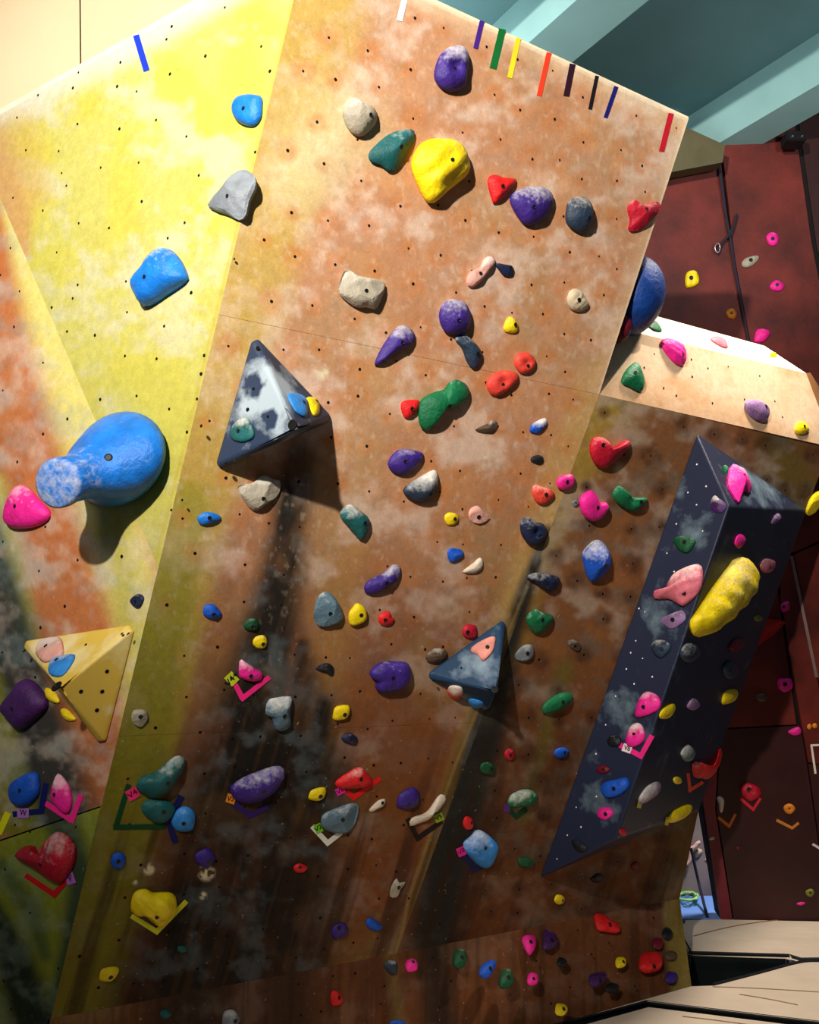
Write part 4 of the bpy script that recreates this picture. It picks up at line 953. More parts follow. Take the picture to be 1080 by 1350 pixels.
H('B', '6', [(178, 770), (183, 725), (205, 707), (240, 718), (262, 757), (290, 740), (330, 720), (327, 750), (290, 790), (240, 830), (200, 820)], 'crimson', 'large crimson crescent hold just under the tan upper section', (225, 740), chalk=.28, h=1.1)
H('B', '8', [(1005, 400), (1040, 370), (1080, 385), (1110, 400), (1080, 450), (1040, 468), (1015, 440)], 'green', 'green pointed hold below the dark fish-shaped hold', (1062, 410), chalk=.25)
H('B', '8', [(960, 550), (990, 515), (1025, 512), (1030, 550), (1000, 575), (965, 570)], 'grey', 'grey rocky knob just right of the steel volume', (1008, 545), chalk=.3, style='rock')
H('B', '9', [(-15, 770), (0, 740), (50, 705), (95, 700), (105, 725), (60, 765), (0, 785)], 'green', 'long green chalked hold right of the steel volume, lower', (62, 735), chalk=.2)
H('B', '9', ell(62, 938, 30, 20, -.3), 'royal', 'small blue hold at the left foot of the navy prism', (72, 935), chalk=.1)
H('B', '9', [(85, 500), (110, 490), (140, 515), (125, 535), (100, 525)], 'brown', 'tiny brown rocky hold left of the navy prism', (115, 515), style='rock', chalk=.3)
H('B', '8', ell(937, 945, 20, 24), 'crimson', 'small dark red hold above the lower small green hold', (937, 945))
H('B', '8', ell(848, 1000, 31, 25), 'darkgreen', 'small green hold on the dark streak below the steel volume', (862, 1000))
H('B', '11', [(930, 150), (945, 115), (1000, 92), (1040, 105), (1042, 140), (1000, 160), (950, 165)], 'green', 'green hold with a chalked top above green tape', None, chalk=.4)
H('B', '11', ell(773, 225, 22, 27), 'red', 'small red square-ish hold above the big chalked blue hold', (785, 222), chalk=.02)
H('B', '11', [(755, 310), (785, 280), (820, 253), (885, 305), (880, 350), (855, 395), (820, 398), (770, 350)], 'skyblue', 'big sky blue chalk-streaked hold with navy tape beneath', (835, 320), chalk=.33, style='block')
H('B', '11', ell(1000, 383, 33, 23), 'darkgreen', 'dark green oval hold left of the prism tip', (1012, 385))
H('B', '12', [(175, 450), (205, 425), (225, 435), (205, 462)], 'black', 'tiny black hold under the lower end of the navy prism', None)
H('B', '12', [(335, 395), (355, 378), (367, 390), (350, 412)], 'maroon', 'tiny maroon hold near the bottom right edge of the wall', None)
H('B', '12', ell(53, 528, 20, 20), 'yellow', 'small yellow hold alone below the tip of the navy prism', (65, 530), chalk=.1)
H('B', '6', [(1030, 1008), (1050, 950), (1080, 922), (1100, 930), (1080, 985), (1050, 1018)], 'yellow', 'yellow hold at the right border beside the top of the navy prism', None, chalk=.1, style='rock')
# --- kick boards
H('KA', '10', [(880, 1000), (890, 970), (925, 965), (950, 1000), (942, 1020), (935, 1050), (885, 1050)], 'grey', 'grey chalked hold at the bottom edge of the photo', (930, 1007), chalk=.3)
H('KA', '10', ell(655, 980, 22, 20), 'teal', 'tiny dark green hold low at the left of the kick board', None)
H('KA', '11', [(440, 790), (460, 768), (490, 775), (490, 820), (465, 825)], 'slate', 'small dark slate hold left of the round pink one on the kick board', None, chalk=.25)
H('KB', '11', ell(548, 788, 26, 28), 'pink', 'small round pink hold at the foot of the fold', (553, 775), chalk=.02)
H('KA', '11', [(230, 895), (250, 887), (280, 920), (265, 945), (232, 945)], 'red', 'small red hold alone at the lower left of the kick board', (262, 915), chalk=.02)
H('KB', '11', ell(738, 760, 28, 40, .2), 'darkgreen', 'dark green oval hold left of the blue one on the kick board', (745, 758))
H('KB', '11', [(815, 805), (840, 775), (880, 768), (878, 800), (850, 840), (820, 830)], 'royal', 'blue hold between two dark green holds on the kick board', (858, 803), chalk=.02)
H('KB', '11', [(893, 850), (905, 810), (935, 800), (952, 830), (945, 870), (905, 880)], 'darkgreen', 'dark green hold right of the blue one on the kick board', (930, 838))
H('KB', '11', [(985, 690), (1000, 667), (1035, 670), (1042, 705), (1022, 745), (1010, 743)], 'pink', 'pink teardrop hold on the kick board left of a purple one', (1018, 697), chalk=.02)
H('KB', '11', ell(1027, 842, 22, 27), 'pink', 'small pink oval hold below the pink teardrop', (1030, 842), chalk=.02)
H('KA', '11', ell(492, 1020, 34, 15), 'royal', 'blue hold cut by the bottom edge of the photo', None)
H('KB', '12', [(-10, 660), (0, 645), (35, 660), (47, 700), (20, 725), (-10, 720)], 'darkpurple', 'dark purple hold right of the pink teardrop', (22, 690))
H('KB', '12', [(192, 590), (215, 583), (250, 605), (290, 630), (290, 658), (240, 655), (205, 645)], 'red', 'long bright red lumpy hold high on the right of the kick board', (250, 630), chalk=.02, style='wrink')
H('KB', '12', ell(63, 775, 20, 20), 'black', 'small black round hold left of the small yellow holds', None)
H('KB', '12', [(275, 770), (285, 755), (312, 757), (317, 785), (300, 798), (280, 795)], 'yellow', 'small yellow hold left of the big red one low on the wall', (305, 775), chalk=.15)
H('KB', '12', [(370, 765), (385, 740), (440, 738), (458, 770), (450, 805), (400, 818), (372, 800)], 'red', 'big red hold at the bottom right of the kick board', (425, 795), chalk=.02, style='block', h=1.1)
H('KB', '12', [(170, 830), (185, 820), (232, 812), (237, 845), (200, 875), (175, 865)], 'darkpurple', 'purple hold beside a black one near the pad', (215, 850))
H('KB', '12', [(238, 870), (260, 855), (290, 870), (275, 895), (245, 895)], 'black', 'black hold right below the purple one near the pad', None)
H('KB', '12', [(37, 960), (45, 938), (80, 945), (85, 970), (65, 988), (40, 980)], 'yellow', 'pale yellow hold lowest of all, just above the pad', (68, 962), chalk=.2)
H('KB', '12', ell(480, 663, 20, 25), 'black', 'black round hold at the top right of the kick board', None)
H('KB', '12', [(422, 690), (445, 675), (465, 695), (455, 725), (430, 720)], 'maroon', 'maroon hold above the big red one', None)
H('KB', '12', ell(495, 750, 25, 20), 'brown', 'brown coiled hold at the right border of the kick board', None, style='wrink')
H('KB', '12', ell(497, 835, 24, 25), 'purple', 'dim purple-blue round hold at the right foot of the wall', None)
# --- tan upper section
H('BX', '6', [(455, 330), (490, 318), (540, 340), (555, 390), (545, 425), (515, 418), (480, 380)], 'pink', 'pink ribbed hold on the front of the tan upper section', (538, 385), chalk=.15, style='wrink')
H('BT', '6', [(390, 245), (410, 235), (440, 255), (460, 290), (420, 282)], 'green', 'green wedge hold on the brightly lit upper slope of the tan section', (413, 248), chalk=.3, h=.8)
H('BX', '6', [(300, 490), (320, 440), (360, 410), (380, 450), (390, 500), (375, 530), (330, 510)], 'green', 'green pointed hold at the left end of the tan section', (350, 455), chalk=.15)
H('BX', '6', [(790, 570), (830, 560), (870, 580), (885, 610), (870, 648), (830, 640), (800, 610)], 'lilac', 'dusty purple rounded hold on the tan upper section', (866, 590), chalk=.25, h=1.1)
H('BX', '6', [(988, 660), (1020, 648), (1042, 680), (1015, 700), (990, 690)], 'yellow', 'small yellow hold near the lower right of the tan section', (1020, 667), chalk=.1)
H('BT', '6', [(650, 320), (680, 308), (710, 325), (720, 355), (690, 348)], 'rose', 'dusty mauve hold on the brightly lit slope of the tan section', None, chalk=.15, h=.9)
H('BT', '6', ell(900, 383, 14, 10), 'yellow', 'tiny yellow hold at the far end of the brightly lit slope', None, h=.8)
# --- navy prism, left face
H('N1', 's3', ell(523, 220, 20, 26), 'green', 'small green ball hold at the top of the navy prism', None)
H('N1', 's3', [(430, 440), (455, 375), (490, 395), (530, 430), (500, 475), (450, 465)], 'darkpurple', 'small dark purple pyramid hold ringed by chalk', (475, 430), style='ridge', chalk=.3)
H('N1', 's3', [(215, 650), (230, 622), (285, 618), (340, 630), (345, 660), (300, 715), (250, 700)], 'darkgreen', 'dark green flat hold on the left face of the prism', (285, 652), style='block', h=.8)
H('N1', 's3', [(90, 965), (110, 935), (165, 930), (200, 855), (260, 810), (350, 780), (385, 800), (385, 880), (360, 950), (300, 1010), (260, 1030), (190, 990), (110, 990)], 'rose', 'large rose red chalky hold like a folded cloth on the prism', (280, 955), chalk=.34, style='wrink', h=1.1, wr=1.9)
H('N1', '9', [(455, 410), (500, 385), (540, 375), (550, 410), (500, 445), (470, 430)], 'lilac', 'mauve wedge hold just below the rose chalky hold', (503, 412), style='ridge', chalk=.3)
H('N1', '9', [(415, 510), (440, 490), (490, 500), (490, 530), (455, 562), (425, 545)], 'slate', 'dark slate round hold on the middle of the left prism face', (460, 527), chalk=.3)
H('N1', '9', [(350, 790), (365, 730), (395, 695), (440, 710), (455, 745), (430, 775), (380, 795)], 'pink', 'pink half-dome hold above the pink oval on the prism', (388, 757), chalk=.3)
H('N1', '9', [(315, 880), (335, 830), (370, 820), (392, 860), (380, 895), (345, 915), (318, 905)], 'pink', 'pale pink oval hold framed by a pink tape corner', (345, 865), chalk=.42, style='scoop')
H('N1', '9', [(240, 890), (260, 868), (295, 880), (290, 910), (255, 912)], 'black', 'small black coiled hold left of the pale pink oval', (268, 890), style='wrink', chalk=.2)
H('N1', '9', ell(225, 1003, 28, 17), 'maroon', 'small maroon hold above the big blue one on the prism', (228, 1003))
H('N1', '12', [(215, 95), (230, 65), (275, 52), (320, 45), (328, 80), (290, 115), (240, 127)], 'royal', 'blue oblong hold low on the left prism face', (272, 90), chalk=.02, style='block')
H('N1', '12', [(200, 190), (215, 165), (255, 165), (265, 190), (235, 213), (210, 205)], 'pink', 'small hot pink hold below the blue oblong one', (237, 190), chalk=.02)
H('N1', '12', [(100, 300), (115, 290), (160, 315), (155, 340), (120, 335)], 'black', 'flat black hold near the bottom of the left prism face', None, h=.8)
# --- navy prism, right face
H('N3', 's3', [(545, 270), (565, 190), (610, 200), (650, 230), (680, 330), (665, 360), (635, 345), (610, 413), (570, 360), (545, 310)], 'pink', 'pink tooth-shaped hold on the top facet of the prism', (630, 262), chalk=.3, style='ridge', h=1.2)
H('N2', 's3', [(800, 545), (815, 500), (840, 480), (857, 505), (835, 535)], 'lilac', 'thin mauve hold near the right corner of the prism', None, style='ridge', chalk=.3)
H('N2', 's3', [(582, 660), (600, 610), (625, 605), (645, 630), (635, 660), (605, 690)], 'pink', 'small magenta hold above the big yellow banana hold', None, chalk=.05)
H('N2', '9', [(585, 425), (620, 370), (680, 280), (740, 200), (770, 165), (810, 175), (840, 220), (835, 265), (790, 330), (730, 400), (670, 455), (600, 483), (583, 460)], 'yellow', 'very long yellow banana-shaped hold on the dark prism face', None, chalk=.33, h=1.1, style='wrink', wr=.9)
H('N2', 's3', [(735, 795), (765, 750), (820, 765), (820, 800), (790, 830), (750, 830)], 'rose', 'small chalky rose square hold right of the yellow banana', (790, 800), style='rock', chalk=.35)
H('N2', '9', [(725, 520), (750, 485), (785, 490), (775, 520), (740, 540)], 'maroon', 'dim maroon hold in the middle of the dark prism face', None)
H('N2', '9', ell(840, 405, 17, 14), 'olive', 'tiny olive hold near the right border of the prism', None)
H('N2', '9', [(535, 540), (560, 505), (600, 515), (610, 550), (570, 580), (540, 570)], 'slate', 'slate chalked hold on the prism just below the yellow banana', None, chalk=.3)
H('N2', '9', ell(730, 610, 30, 34), 'slate', 'dark slate round hold under the dim maroon hold', (728, 610), chalk=.05)
H('N2', '9', [(450, 790), (465, 765), (505, 743), (512, 765), (485, 800), (455, 803)], 'yellow', 'small yellow hold beside the pink half-dome on the prism', None, chalk=.1)
H('N2', '9', [(560, 750), (585, 722), (610, 745), (590, 768), (565, 765)], 'lilac', 'small lilac grey hold between two yellow holds on the prism', None, chalk=.25)
H('N2', '9', [(697, 740), (710, 695), (750, 685), (760, 705), (740, 735), (705, 747)], 'yellow', 'yellow hold at the right border of the prism, lower half', None, chalk=.1)
H('N2', '9', [(535, 940), (560, 905), (590, 930), (580, 965), (550, 970)], 'bluegrey', 'small white-chalked teal hold low on the dark prism face', None, chalk=.4)
H('N2', '12', [(370, 130), (400, 85), (440, 62), (457, 75), (440, 110), (400, 140), (375, 150)], 'lilac', 'long white-chalked purple hold with a small yellow tag', None, chalk=.5)
H('N2', '12', ell(520, 58, 16, 15), 'yellow', 'small round yellow hold left of the red folded hold', None)
H('N2', '12', ell(305, 262, 16, 16), 'crimson', 'small dark pink hold near the lower end of the prism', None)
H('N2', 's4', [(478, 820), (510, 808), (580, 830), (605, 790), (612, 740), (622, 770), (605, 830), (560, 888), (520, 885), (488, 880)], 'red', 'red folded hold with a pale rim at the right edge of the prism', None, chalk=.25, style='ridge', h=.8)
H('N2', '12', [(478, 213), (500, 185), (540, 162), (570, 152), (580, 165), (550, 200), (500, 225)], 'yellow', 'long yellow hold at the lower right end of the prism', None, chalk=.12)
# --- dark red wall
H('RED', '6', [(550, 90), (560, 55), (595, 52), (605, 100), (560, 120)], 'yellow', 'yellow shield-shaped hold on the red wall', (573, 80), style='flat', h=.9)
H('RED', '6', [(712, 215), (728, 200), (742, 200), (755, 218), (745, 240), (722, 238)], 'orange', 'small amber cross-like hold on the red wall above the tan section', (733, 218), style='wrink')
H('RED', 's6', ell(825, 685, 35, 37), 'pink', 'highest pink hold on the red wall', (825, 685), h=.9)
H('RED', 's6', [(655, 820), (680, 790), (745, 775), (750, 800), (700, 840), (665, 840)], 'stone', 'grey stony hold near the rope on the red wall', (705, 802))
H('RED', '6', [(885, 110), (910, 87), (943, 105), (930, 130), (895, 128)], 'pink', 'oval pink hold on the red wall below the grey stony hold', (913, 107))
H('RED', '6', [(825, 310), (840, 280), (888, 290), (865, 330), (825, 335)], 'pink', 'pink hold on the red wall just over the tan brightly lit slope', None)
H('RED', '9', [(930, 350), (960, 338), (962, 370), (935, 383)], 'pink', 'small pink block on the red wall above the red wedge', (940, 360))
H('RED', '9', [(920, 645), (945, 642), (970, 645), (975, 680), (945, 698), (918, 680)], 'pink', 'pink square hold halfway down the red wall', (944, 665), style='block')
H('RED', '9', ell(852, 718, 25, 17), 'brown', 'dull grey-brown hold on the red wall beside the prism', None)
H('RED', '9', [(960, 850), (1000, 835), (1010, 860), (985, 870), (962, 862)], 'pink', 'flat pink hold on the red wall left of the amber pair', None, style='wrink')
H('RED', '9', ell(1042, 835, 10, 12), 'orange', 'left one of the tiny amber pair at the right border', None)
H('RED', '9', ell(1064, 831, 10, 12), 'orange', 'right one of the tiny amber pair at the right border', None)
H('RED', '12', [(770, 90), (800, 67), (845, 85), (850, 115), (810, 140), (780, 120)], 'crimson', 'deep pink round hold over a red tape corner on the red wall', (803, 92), style='scoop')
H('RED', '12', [(675, 125), (690, 118), (705, 135), (702, 165), (696, 185), (688, 180), (684, 150)], 'bone', 'small bone-coloured figure-like hold over orange tape', None, h=1.3)
H('RED', '12', ell(963, 168, 23, 22), 'orange', 'amber ring hold over the right orange tape corner', (963, 168), style='scoop')
H('RED', '12', ell(1045, 500, 17, 16), 'olive', 'small yellow ring hold low on the red wall', (1045, 500))
H('RED', '12', [(990, 545), (1010, 537), (1027, 541), (1010, 551)], 'pink', 'thin dim magenta hold low on the red wall', None)
H('RED', '12', [(645, 290), (655, 280), (668, 282), (664, 290), (652, 293)], 'beige', 'tiny cream hold on the edge board beside the gap', None)
H('RED', '12', ell(760, 324, 9, 8), 'maroon', 'tiny dim maroon hold below the deep pink one', None)
# ------------------------------------------------------------------ giant blue horn (lofted circles from the wall out to a flat tip)
def horn():
    n = 40
    def ring(cx, cy, rx, ry, off, rot, nrm_mix):
        """circle of radius in px at a wall offset; tilts from the wall normal towards the tip axis"""
        c = L.hit(cx, cy, off); mpp = (c-CAM).dot(_F)/FPX
        return c, rx*mpp, ry*mpp, rot, nrm_mix
    c_base = L.hit(153, 607, .0); c_tip = L.hit(74, 638, .30)
    axis_tip = (c_tip - L.hit(120, 622, .12)).normalized()
    spec = [((153, 606), -.003, 57, 61, 0), ((153, 605), .03, 60, 63, 0), ((150, 606), .07, 57, 59, .12), ((142, 609), .105, 52, 52, .30), ((131, 614), .14, 45, 45, .5),
            ((117, 622), .175, 35, 36, .7), ((103, 628), .21, 29, 32, .85), ((90, 632.5), .245, 26.5, 31, .95), ((80, 635.5), .27, 27.5, 33.5, 1.0), ((74.5, 638), .285, 25.5, 32.5, 1.0), ((72.5, 638.6), .290, 22, 29, 1.0)]
    V = []; F = []; org = L.hit(153, 607)
    tipdir = (L.n*.62 + (c_tip-c_base).normalized()*.75).normalized()
    for (x, y), off, rx, ry, mix in spec:
        c = L.hit(x, y, off); mpp = (c-CAM).dot(_F)/FPX
        nn = (L.n*(1-mix)+tipdir*mix).normalized()
        u = (L.u - nn*L.u.dot(nn)).normalized(); v = nn.cross(u)
        fx = 1/max(.35, math.sqrt(max(0, 1-(u.dot(ray(x, y).normalized()))**2)))
        for k in range(n):
            a = 2*math.pi*k/n; V.append(c+(u*math.cos(a)*rx*fx + v*math.sin(a)*ry)*mpp-org)
    m = len(spec)
    for j in range(m-1):
        for k in range(n): F.append([j*n+k, j*n+(k+1) % n, (j+1)*n+(k+1) % n, (j+1)*n+k])
    F.append([(m-1)*n+k for k in range(n)]); F.append([n-1-k for k in range(n)])
    me = pyd('horn_hold', V, F, True)
    val = [(.05 if i//n < 3 else .16) + (.12 if i//n >= 6 else 0) + (.16 if i//n >= 9 else 0) for i in range(len(V))]
    a = me.attributes.new('chalk', 'FLOAT', 'POINT'); a.data.foreach_set('value', val)
    o = link('horn_hold', me, HM['blue']); o.location = org
    tag(o, 'giant glossy blue horn-shaped hold with a flat chalked end, lower left', 'climbing hold', 'holds on the left panels')
    p = L.hit(143, 603, .098)-org; r_ = .017; Vb = []; Fb = []; nn = (L.n*.9 + _R*-.1).normalized(); t1 = nn.orthogonal().normalized(); t2 = nn.cross(t1)
    tr = BVHTree.FromPolygons([Vector(v) for v in V], F); d = ray(143, 603).normalized(); ht = tr.ray_cast(CAM-org, d)
    if ht[0] is not None:
        p = ht[0]; nn = ht[1] if ht[1].dot(d) < 0 else -ht[1]; t1 = nn.orthogonal().normalized(); t2 = nn.cross(t1)
    for rad, zz in ((r_*.8, -.006), (r_*.8, .002), (r_*.64, .003), (r_*.56, .0018)):
        for k in range(14):
            b = 2*math.pi*k/14; Vb.append(p+(t1*math.cos(b)+t2*math.sin(b))*rad+nn*zz)
    for j in range(3):
        for k in range(14): Fb.append([j*14+k, j*14+(k+1) % 14, (j+1)*14+(k+1) % 14, (j+1)*14+k])
    Fb.append([42+k for k in range(14)])
    link('bolt', pyd('bolt', Vb, Fb), M_BOLT, o)
    return o
HM['blue'].node_tree.nodes['Principled BSDF'].inputs['Roughness'].default_value = .38
horn()

# ------------------------------------------------------------------ big round blue hold and maroon hold on the free side, behind the edge
def dome(name, c, axis, u, rx, ry, h, mat, label, n=36, m=10):
    axis = axis.normalized(); u = (u-axis*u.dot(axis)).normalized(); v = axis.cross(u); V = []; F = []
    for j in range(m):
        t = j/m*math.pi/2
        for k in range(n):
            a = 2*math.pi*k/n; V.append((u*math.cos(a)*rx+v*math.sin(a)*ry)*math.cos(t)+axis*h*math.sin(t))
    V.append(axis*h)
    for j in range(m-1):
        for k in range(n): F.append([j*n+k, j*n+(k+1) % n, (j+1)*n+(k+1) % n, (j+1)*n+k])
    for k in range(n): F.append([(m-1)*n+k, (m-1)*n+(k+1) % n, m*n])
    F.append([n-1-k for k in range(n)])
    me = pyd(name, V, F, True); a = me.attributes.new('chalk', 'FLOAT', 'POINT'); a.data.foreach_set('value', [.05]*len(V))
    bm = bmesh.new(); bm.from_mesh(me); bmesh.ops.recalc_face_normals(bm, faces=bm.faces); bm.to_mesh(me); bm.free()
    o = link(name, me, mat); o.location = c; tag(o, label, 'climbing hold', 'holds on the free side of the front face'); return o
edge_dir = (FT-TR).normalized(); sn = side_back.normalized().cross(edge_dir).normalized()
if sn.x < 0: sn = -sn
ed = lambda t: TR.lerp(FT, t)
_tt = (365-157)/(520-157)
dome('climbing_hold', ed(_tt)+side_back.normalized()*.20+sn*.0, sn, edge_dir, .19, .17, .155, HM['deepblue'], 'big round blue hold peeking out behind the right edge of the front face')
_t2 = (421-157)/(520-157)
dome('climbing_hold', ed(_t2)+side_back.normalized()*.10, sn, edge_dir, .07, .06, .05, HM['maroon'], 'small maroon hold peeking out behind the edge beside the tan section', 18, 6)
# red wedge volume on the dark red wall, behind the prism
rb = [RED.hit(x, y) for x, y in ((985, 862), (1012, 815), (1037, 820), (1022, 836))]
wv = volume('wedge_volume', rb+[RED.hit(1033, 818, .16), RED.hit(1005, 828, .12)], [[0, 1, 2, 3], [0, 5, 1], [1, 5, 4, 2], [2, 4, 3], [3, 4, 5, 0]], plain('red_wedge_paint', (150, 30, 24), .5), bev=.004, sub=2)
tag(wv, 'dark red wedge volume jutting from the red wall behind the prism', 'climbing volume')

# ------------------------------------------------------------------ tape marks along the top edge
T = tape
gT = 'coloured tape strips along the top edge'
def top(surf, c, p, w_, rgb, what): T(surf, c, p, w_, rgb, what, group=gT, name='tape_strip')
top('Y', '1', [(537, 138), (580, 280)], 25, (24, 52, 190), 'blue tape strip at the top of the yellow panel')
top('A', '2', [(520, 0), (500, 82)], 24, (240, 232, 226), 'white tape strip, leftmost on the top edge of the orange face')
top('A', '2', [(827, 82), (801, 192)], 19, (66, 32, 130), 'purple tape strip on the top edge')
top('A', '2', [(908, 115), (870, 272)], 28, (14, 104, 44), 'broad green tape strip on the top edge')
top('A', '2', [(971, 150), (936, 308)], 20, (240, 214, 40), 'yellow tape strip on the top edge')
top('A', '3', [(12, 208), (-27, 378)], 20, (238, 62, 34), 'orange-red tape strip on the top edge')
top('A', '3', [(106, 252), (80, 380)], 24, (46, 16, 34), 'dark plum tape strip on the top edge')
top('A', '3', [(202, 300), (174, 432)], 15, (22, 16, 26), 'thin black tape strip on the top edge')
top('A', '3', [(279, 342), (236, 466)], 17, (24, 24, 104), 'navy tape strip on the top edge')
top('A', '3', [(496, 448), (458, 600)], 22, (190, 22, 40), 'red tape strip nearest the upper right corner')
# ------------------------------------------------------------------ start markers
T('L', '10', [(182, 68), (162, 178), (50, 190)], 22, (16, 22, 92), 'navy tape corner under the blue hold at the lower left')
tagtape('L', '10', (91, 186), 46, 40, 0, (176, 120, 190), 'lilac grade tag with dark scribble on navy tape', 'VV', (60, 20, 70))
T('L', '10', [(180, 146), (284, 214), (320, 112)], 22, (250, 40, 140), 'hot pink tape corner around the pink pointed hold')
T('L', '10', [(32, 184), (-6, 268)], 26, (236, 232, 20), 'bright yellow tape strip at the left border')
T('L2', '10', [(100, 432), (214, 508), (262, 452)], 22, (206, 20, 26), 'red tape corner under the large crimson two-lobed hold')
tagtape('L2', '10', (277, 445), 36, 46, -.35, (176, 110, 186), 'lilac grade tag with scribble beside the red tape', 'V', (70, 20, 80))
T('A', '10', [(510, 72), (458, 242), (655, 240)], 20, (8, 66, 30), 'dark green tape corner round the teal holds')
tagtape('A', '10', (525, 110), 48, 44, -.5, (246, 50, 120), 'hot pink grade tag on the dark green tape', 'V4', (120, 10, 50))
T('A', '10', [(718, 118), (664, 216), (694, 302)], 24, (14, 20, 84), 'navy tape corner left of the bright blue rounded hold', off=.004)
T('A', '10', [(925, 148), (990, 196), (1060, 160)], 22, (46, 22, 92), 'purple tape corner beneath the long purple hold')
tagtape('A', '10', (913, 130), 36, 36, .3, (232, 140, 36), 'orange grade tag at the left of the long purple hold', 'V3', (90, 40, 10))
T('A', '10', [(520, 592), (621, 655), (738, 534)], 20, (206, 206, 40), 'lime yellow tape corner round the brain-like hold')
T('A', '7', [(925, 655), (960, 722), (1066, 638)], 20, (250, 40, 130), 'hot pink tape corner with a lime tag, middle left')
tagtape('A', '7', (917, 645), 42, 46, -.75, (196, 206, 40), 'lime grade tag reading V4+', 'V4+')
T('A', '11', [(288, 100), (320, 124), (424, 48)], 20, (226, 24, 26), 'red tape corner under the chalked red hold')
tagtape('A', '11', (266, 98), 36, 30, -.5, (220, 40, 150), 'magenta grade tag on the red tape', 'V3', (90, 10, 60))
T('A', '11', [(155, 238), (216, 304), (270, 262)], 20, (222, 222, 206), 'white tape corner under the grey faceted hold')
tagtape('A', '11', (179, 246), 30, 36, -.4, (122, 190, 40), 'green grade tag on the white tape', 'V2', (20, 60, 10))
T('A', '11', [(532, 208), (572, 286), (668, 218)], 20, (30, 14, 12), 'black tape corner beneath the white branch hold')
tagtape('A', '11', (657, 204), 36, 32, -.45, (140, 160, 30), 'olive green grade tag on the black tape', 'V5', (20, 40, 10))
T('B', '11', [(930, 168), (962, 200), (1004, 168)], 20, (12, 62, 30), 'green tape corner under the green chalk-topped hold')
tagtape('B', '11', (926, 165), 26, 36, .2, (92, 50, 120), 'dim purple grade tag on the green tape')
T('B', '11', [(750, 345), (795, 410), (828, 396)], 24, (22, 18, 70), 'navy tape corner under the big sky blue hold')
tagtape('B', '11', (745, 338), 34, 36, -.4, (232, 40, 150), 'magenta grade tag on navy tape by the sky blue hold', 'V2', (110, 10, 70))
T('N1', '9', [(290, 905), (375, 950), (420, 868)], 20, (236, 40, 130), 'pink tape corner on the navy prism')
tagtape('N1', '9', (321, 920), 36, 32, .35, (236, 214, 216), 'white grade tag reading V8 on the prism', 'V8')
T('N2', '12', [(562, 28), (570, 96), (622, 64)], 13, (224, 76, 44), 'orange tape corner under the red folded hold')
tagtape('N2', '12', (370, 152), 18, 28, .2, (200, 200, 90), 'small pale yellow tag under the chalked purple hold')
tagtape('N2', '12', (479, 218), 14, 34, .2, (206, 200, 70), 'pale yellow tag at the tip of the long yellow hold')
T('RED', '12', [(770, 128), (820, 172), (849, 126)], 11, (214, 40, 60), 'red tape corner under the deep pink hold')
T('RED', '12', [(682, 203), (725, 238), (750, 190)], 11, (206, 110, 36), 'left orange tape corner on the red wall')
T('RED', '12', [(912, 213), (974, 245), (1000, 224)], 11, (196, 120, 44), 'right orange tape corner on the red wall')
T('RED', '9', [(1085, 907), (1050, 908), (1066, 1020)], 8, (226, 210, 196), 'pale tape corner at the right border of the red wall')
T('RED', '12', [(1054, 308), (1085, 326)], 10, (206, 196, 190), 'short white tape strip low at the right border')

# ------------------------------------------------------------------ ropes
def tube(name, pts, r, m, n=8, parent=None, closed=False):
    cu = bpy.data.curves.new(name, 'CURVE'); cu.dimensions = '3D'; cu.bevel_depth = r; cu.bevel_resolution = 3; cu.resolution_u = 6; cu.use_fill_caps = True
    sp = cu.splines.new('NURBS'); sp.points.add(len(pts)-1); sp.use_endpoint_u = True; sp.order_u = 3; sp.use_cyclic_u = closed
    for p, q in zip(sp.points, pts): p.co = (*q, 1)
    t = bpy.data.objects.new('t', cu); COL.objects.link(t)
    me = bpy.data.meshes.new_from_object(t.evaluated_get(bpy.context.evaluated_depsgraph_get())); me.name = name
    bpy.data.objects.remove(t); me.materials.clear()
    for p in me.polygons: p.use_smooth = True
    return link(name, me, m, parent)
M_ROPE = plain('dark_rope', (34, 30, 44), .8)
M_STEEL = plain('brushed_steel', (170, 160, 160), .3, .6, metal=.8)
rr_ = [(947, 212, .02), (952, 245, .025), (958, 290, .02), (964, 318, .02), (968, 350, .02), (978, 400, .016), (987, 450, .012)]
rope = tube('hanging_rope', [RED.hit(x, y, o) for x, y, o in rr_], .010, M_ROPE)
centred(rope); tag(rope, 'dark rope hanging down the seam of the red wall', 'rope')
br = tube('sling', [RED.hit(x, y, .03) for x, y in ((966, 300), (961, 312), (950, 322), (946, 334))], .007, M_ROPE); br.data.transform(Matrix.Translation(-rope.location)); br.parent = rope
br = tube('sling', [RED.hit(x, y, .03) for x, y in ((972, 282), (968, 300), (963, 312))], .006, M_ROPE); br.data.transform(Matrix.Translation(-rope.location)); br.parent = rope
cc_ = [(946, 320), (950, 323), (949, 331), (946, 334), (943, 329), (943, 323)]
cb = tube('carabiner', [RED.hit(x, y, .035) for x, y in cc_], .004, M_STEEL, closed=True); centred(cb)
tag(cb, 'steel carabiner hanging on the red wall beside the rope', 'carabiner')
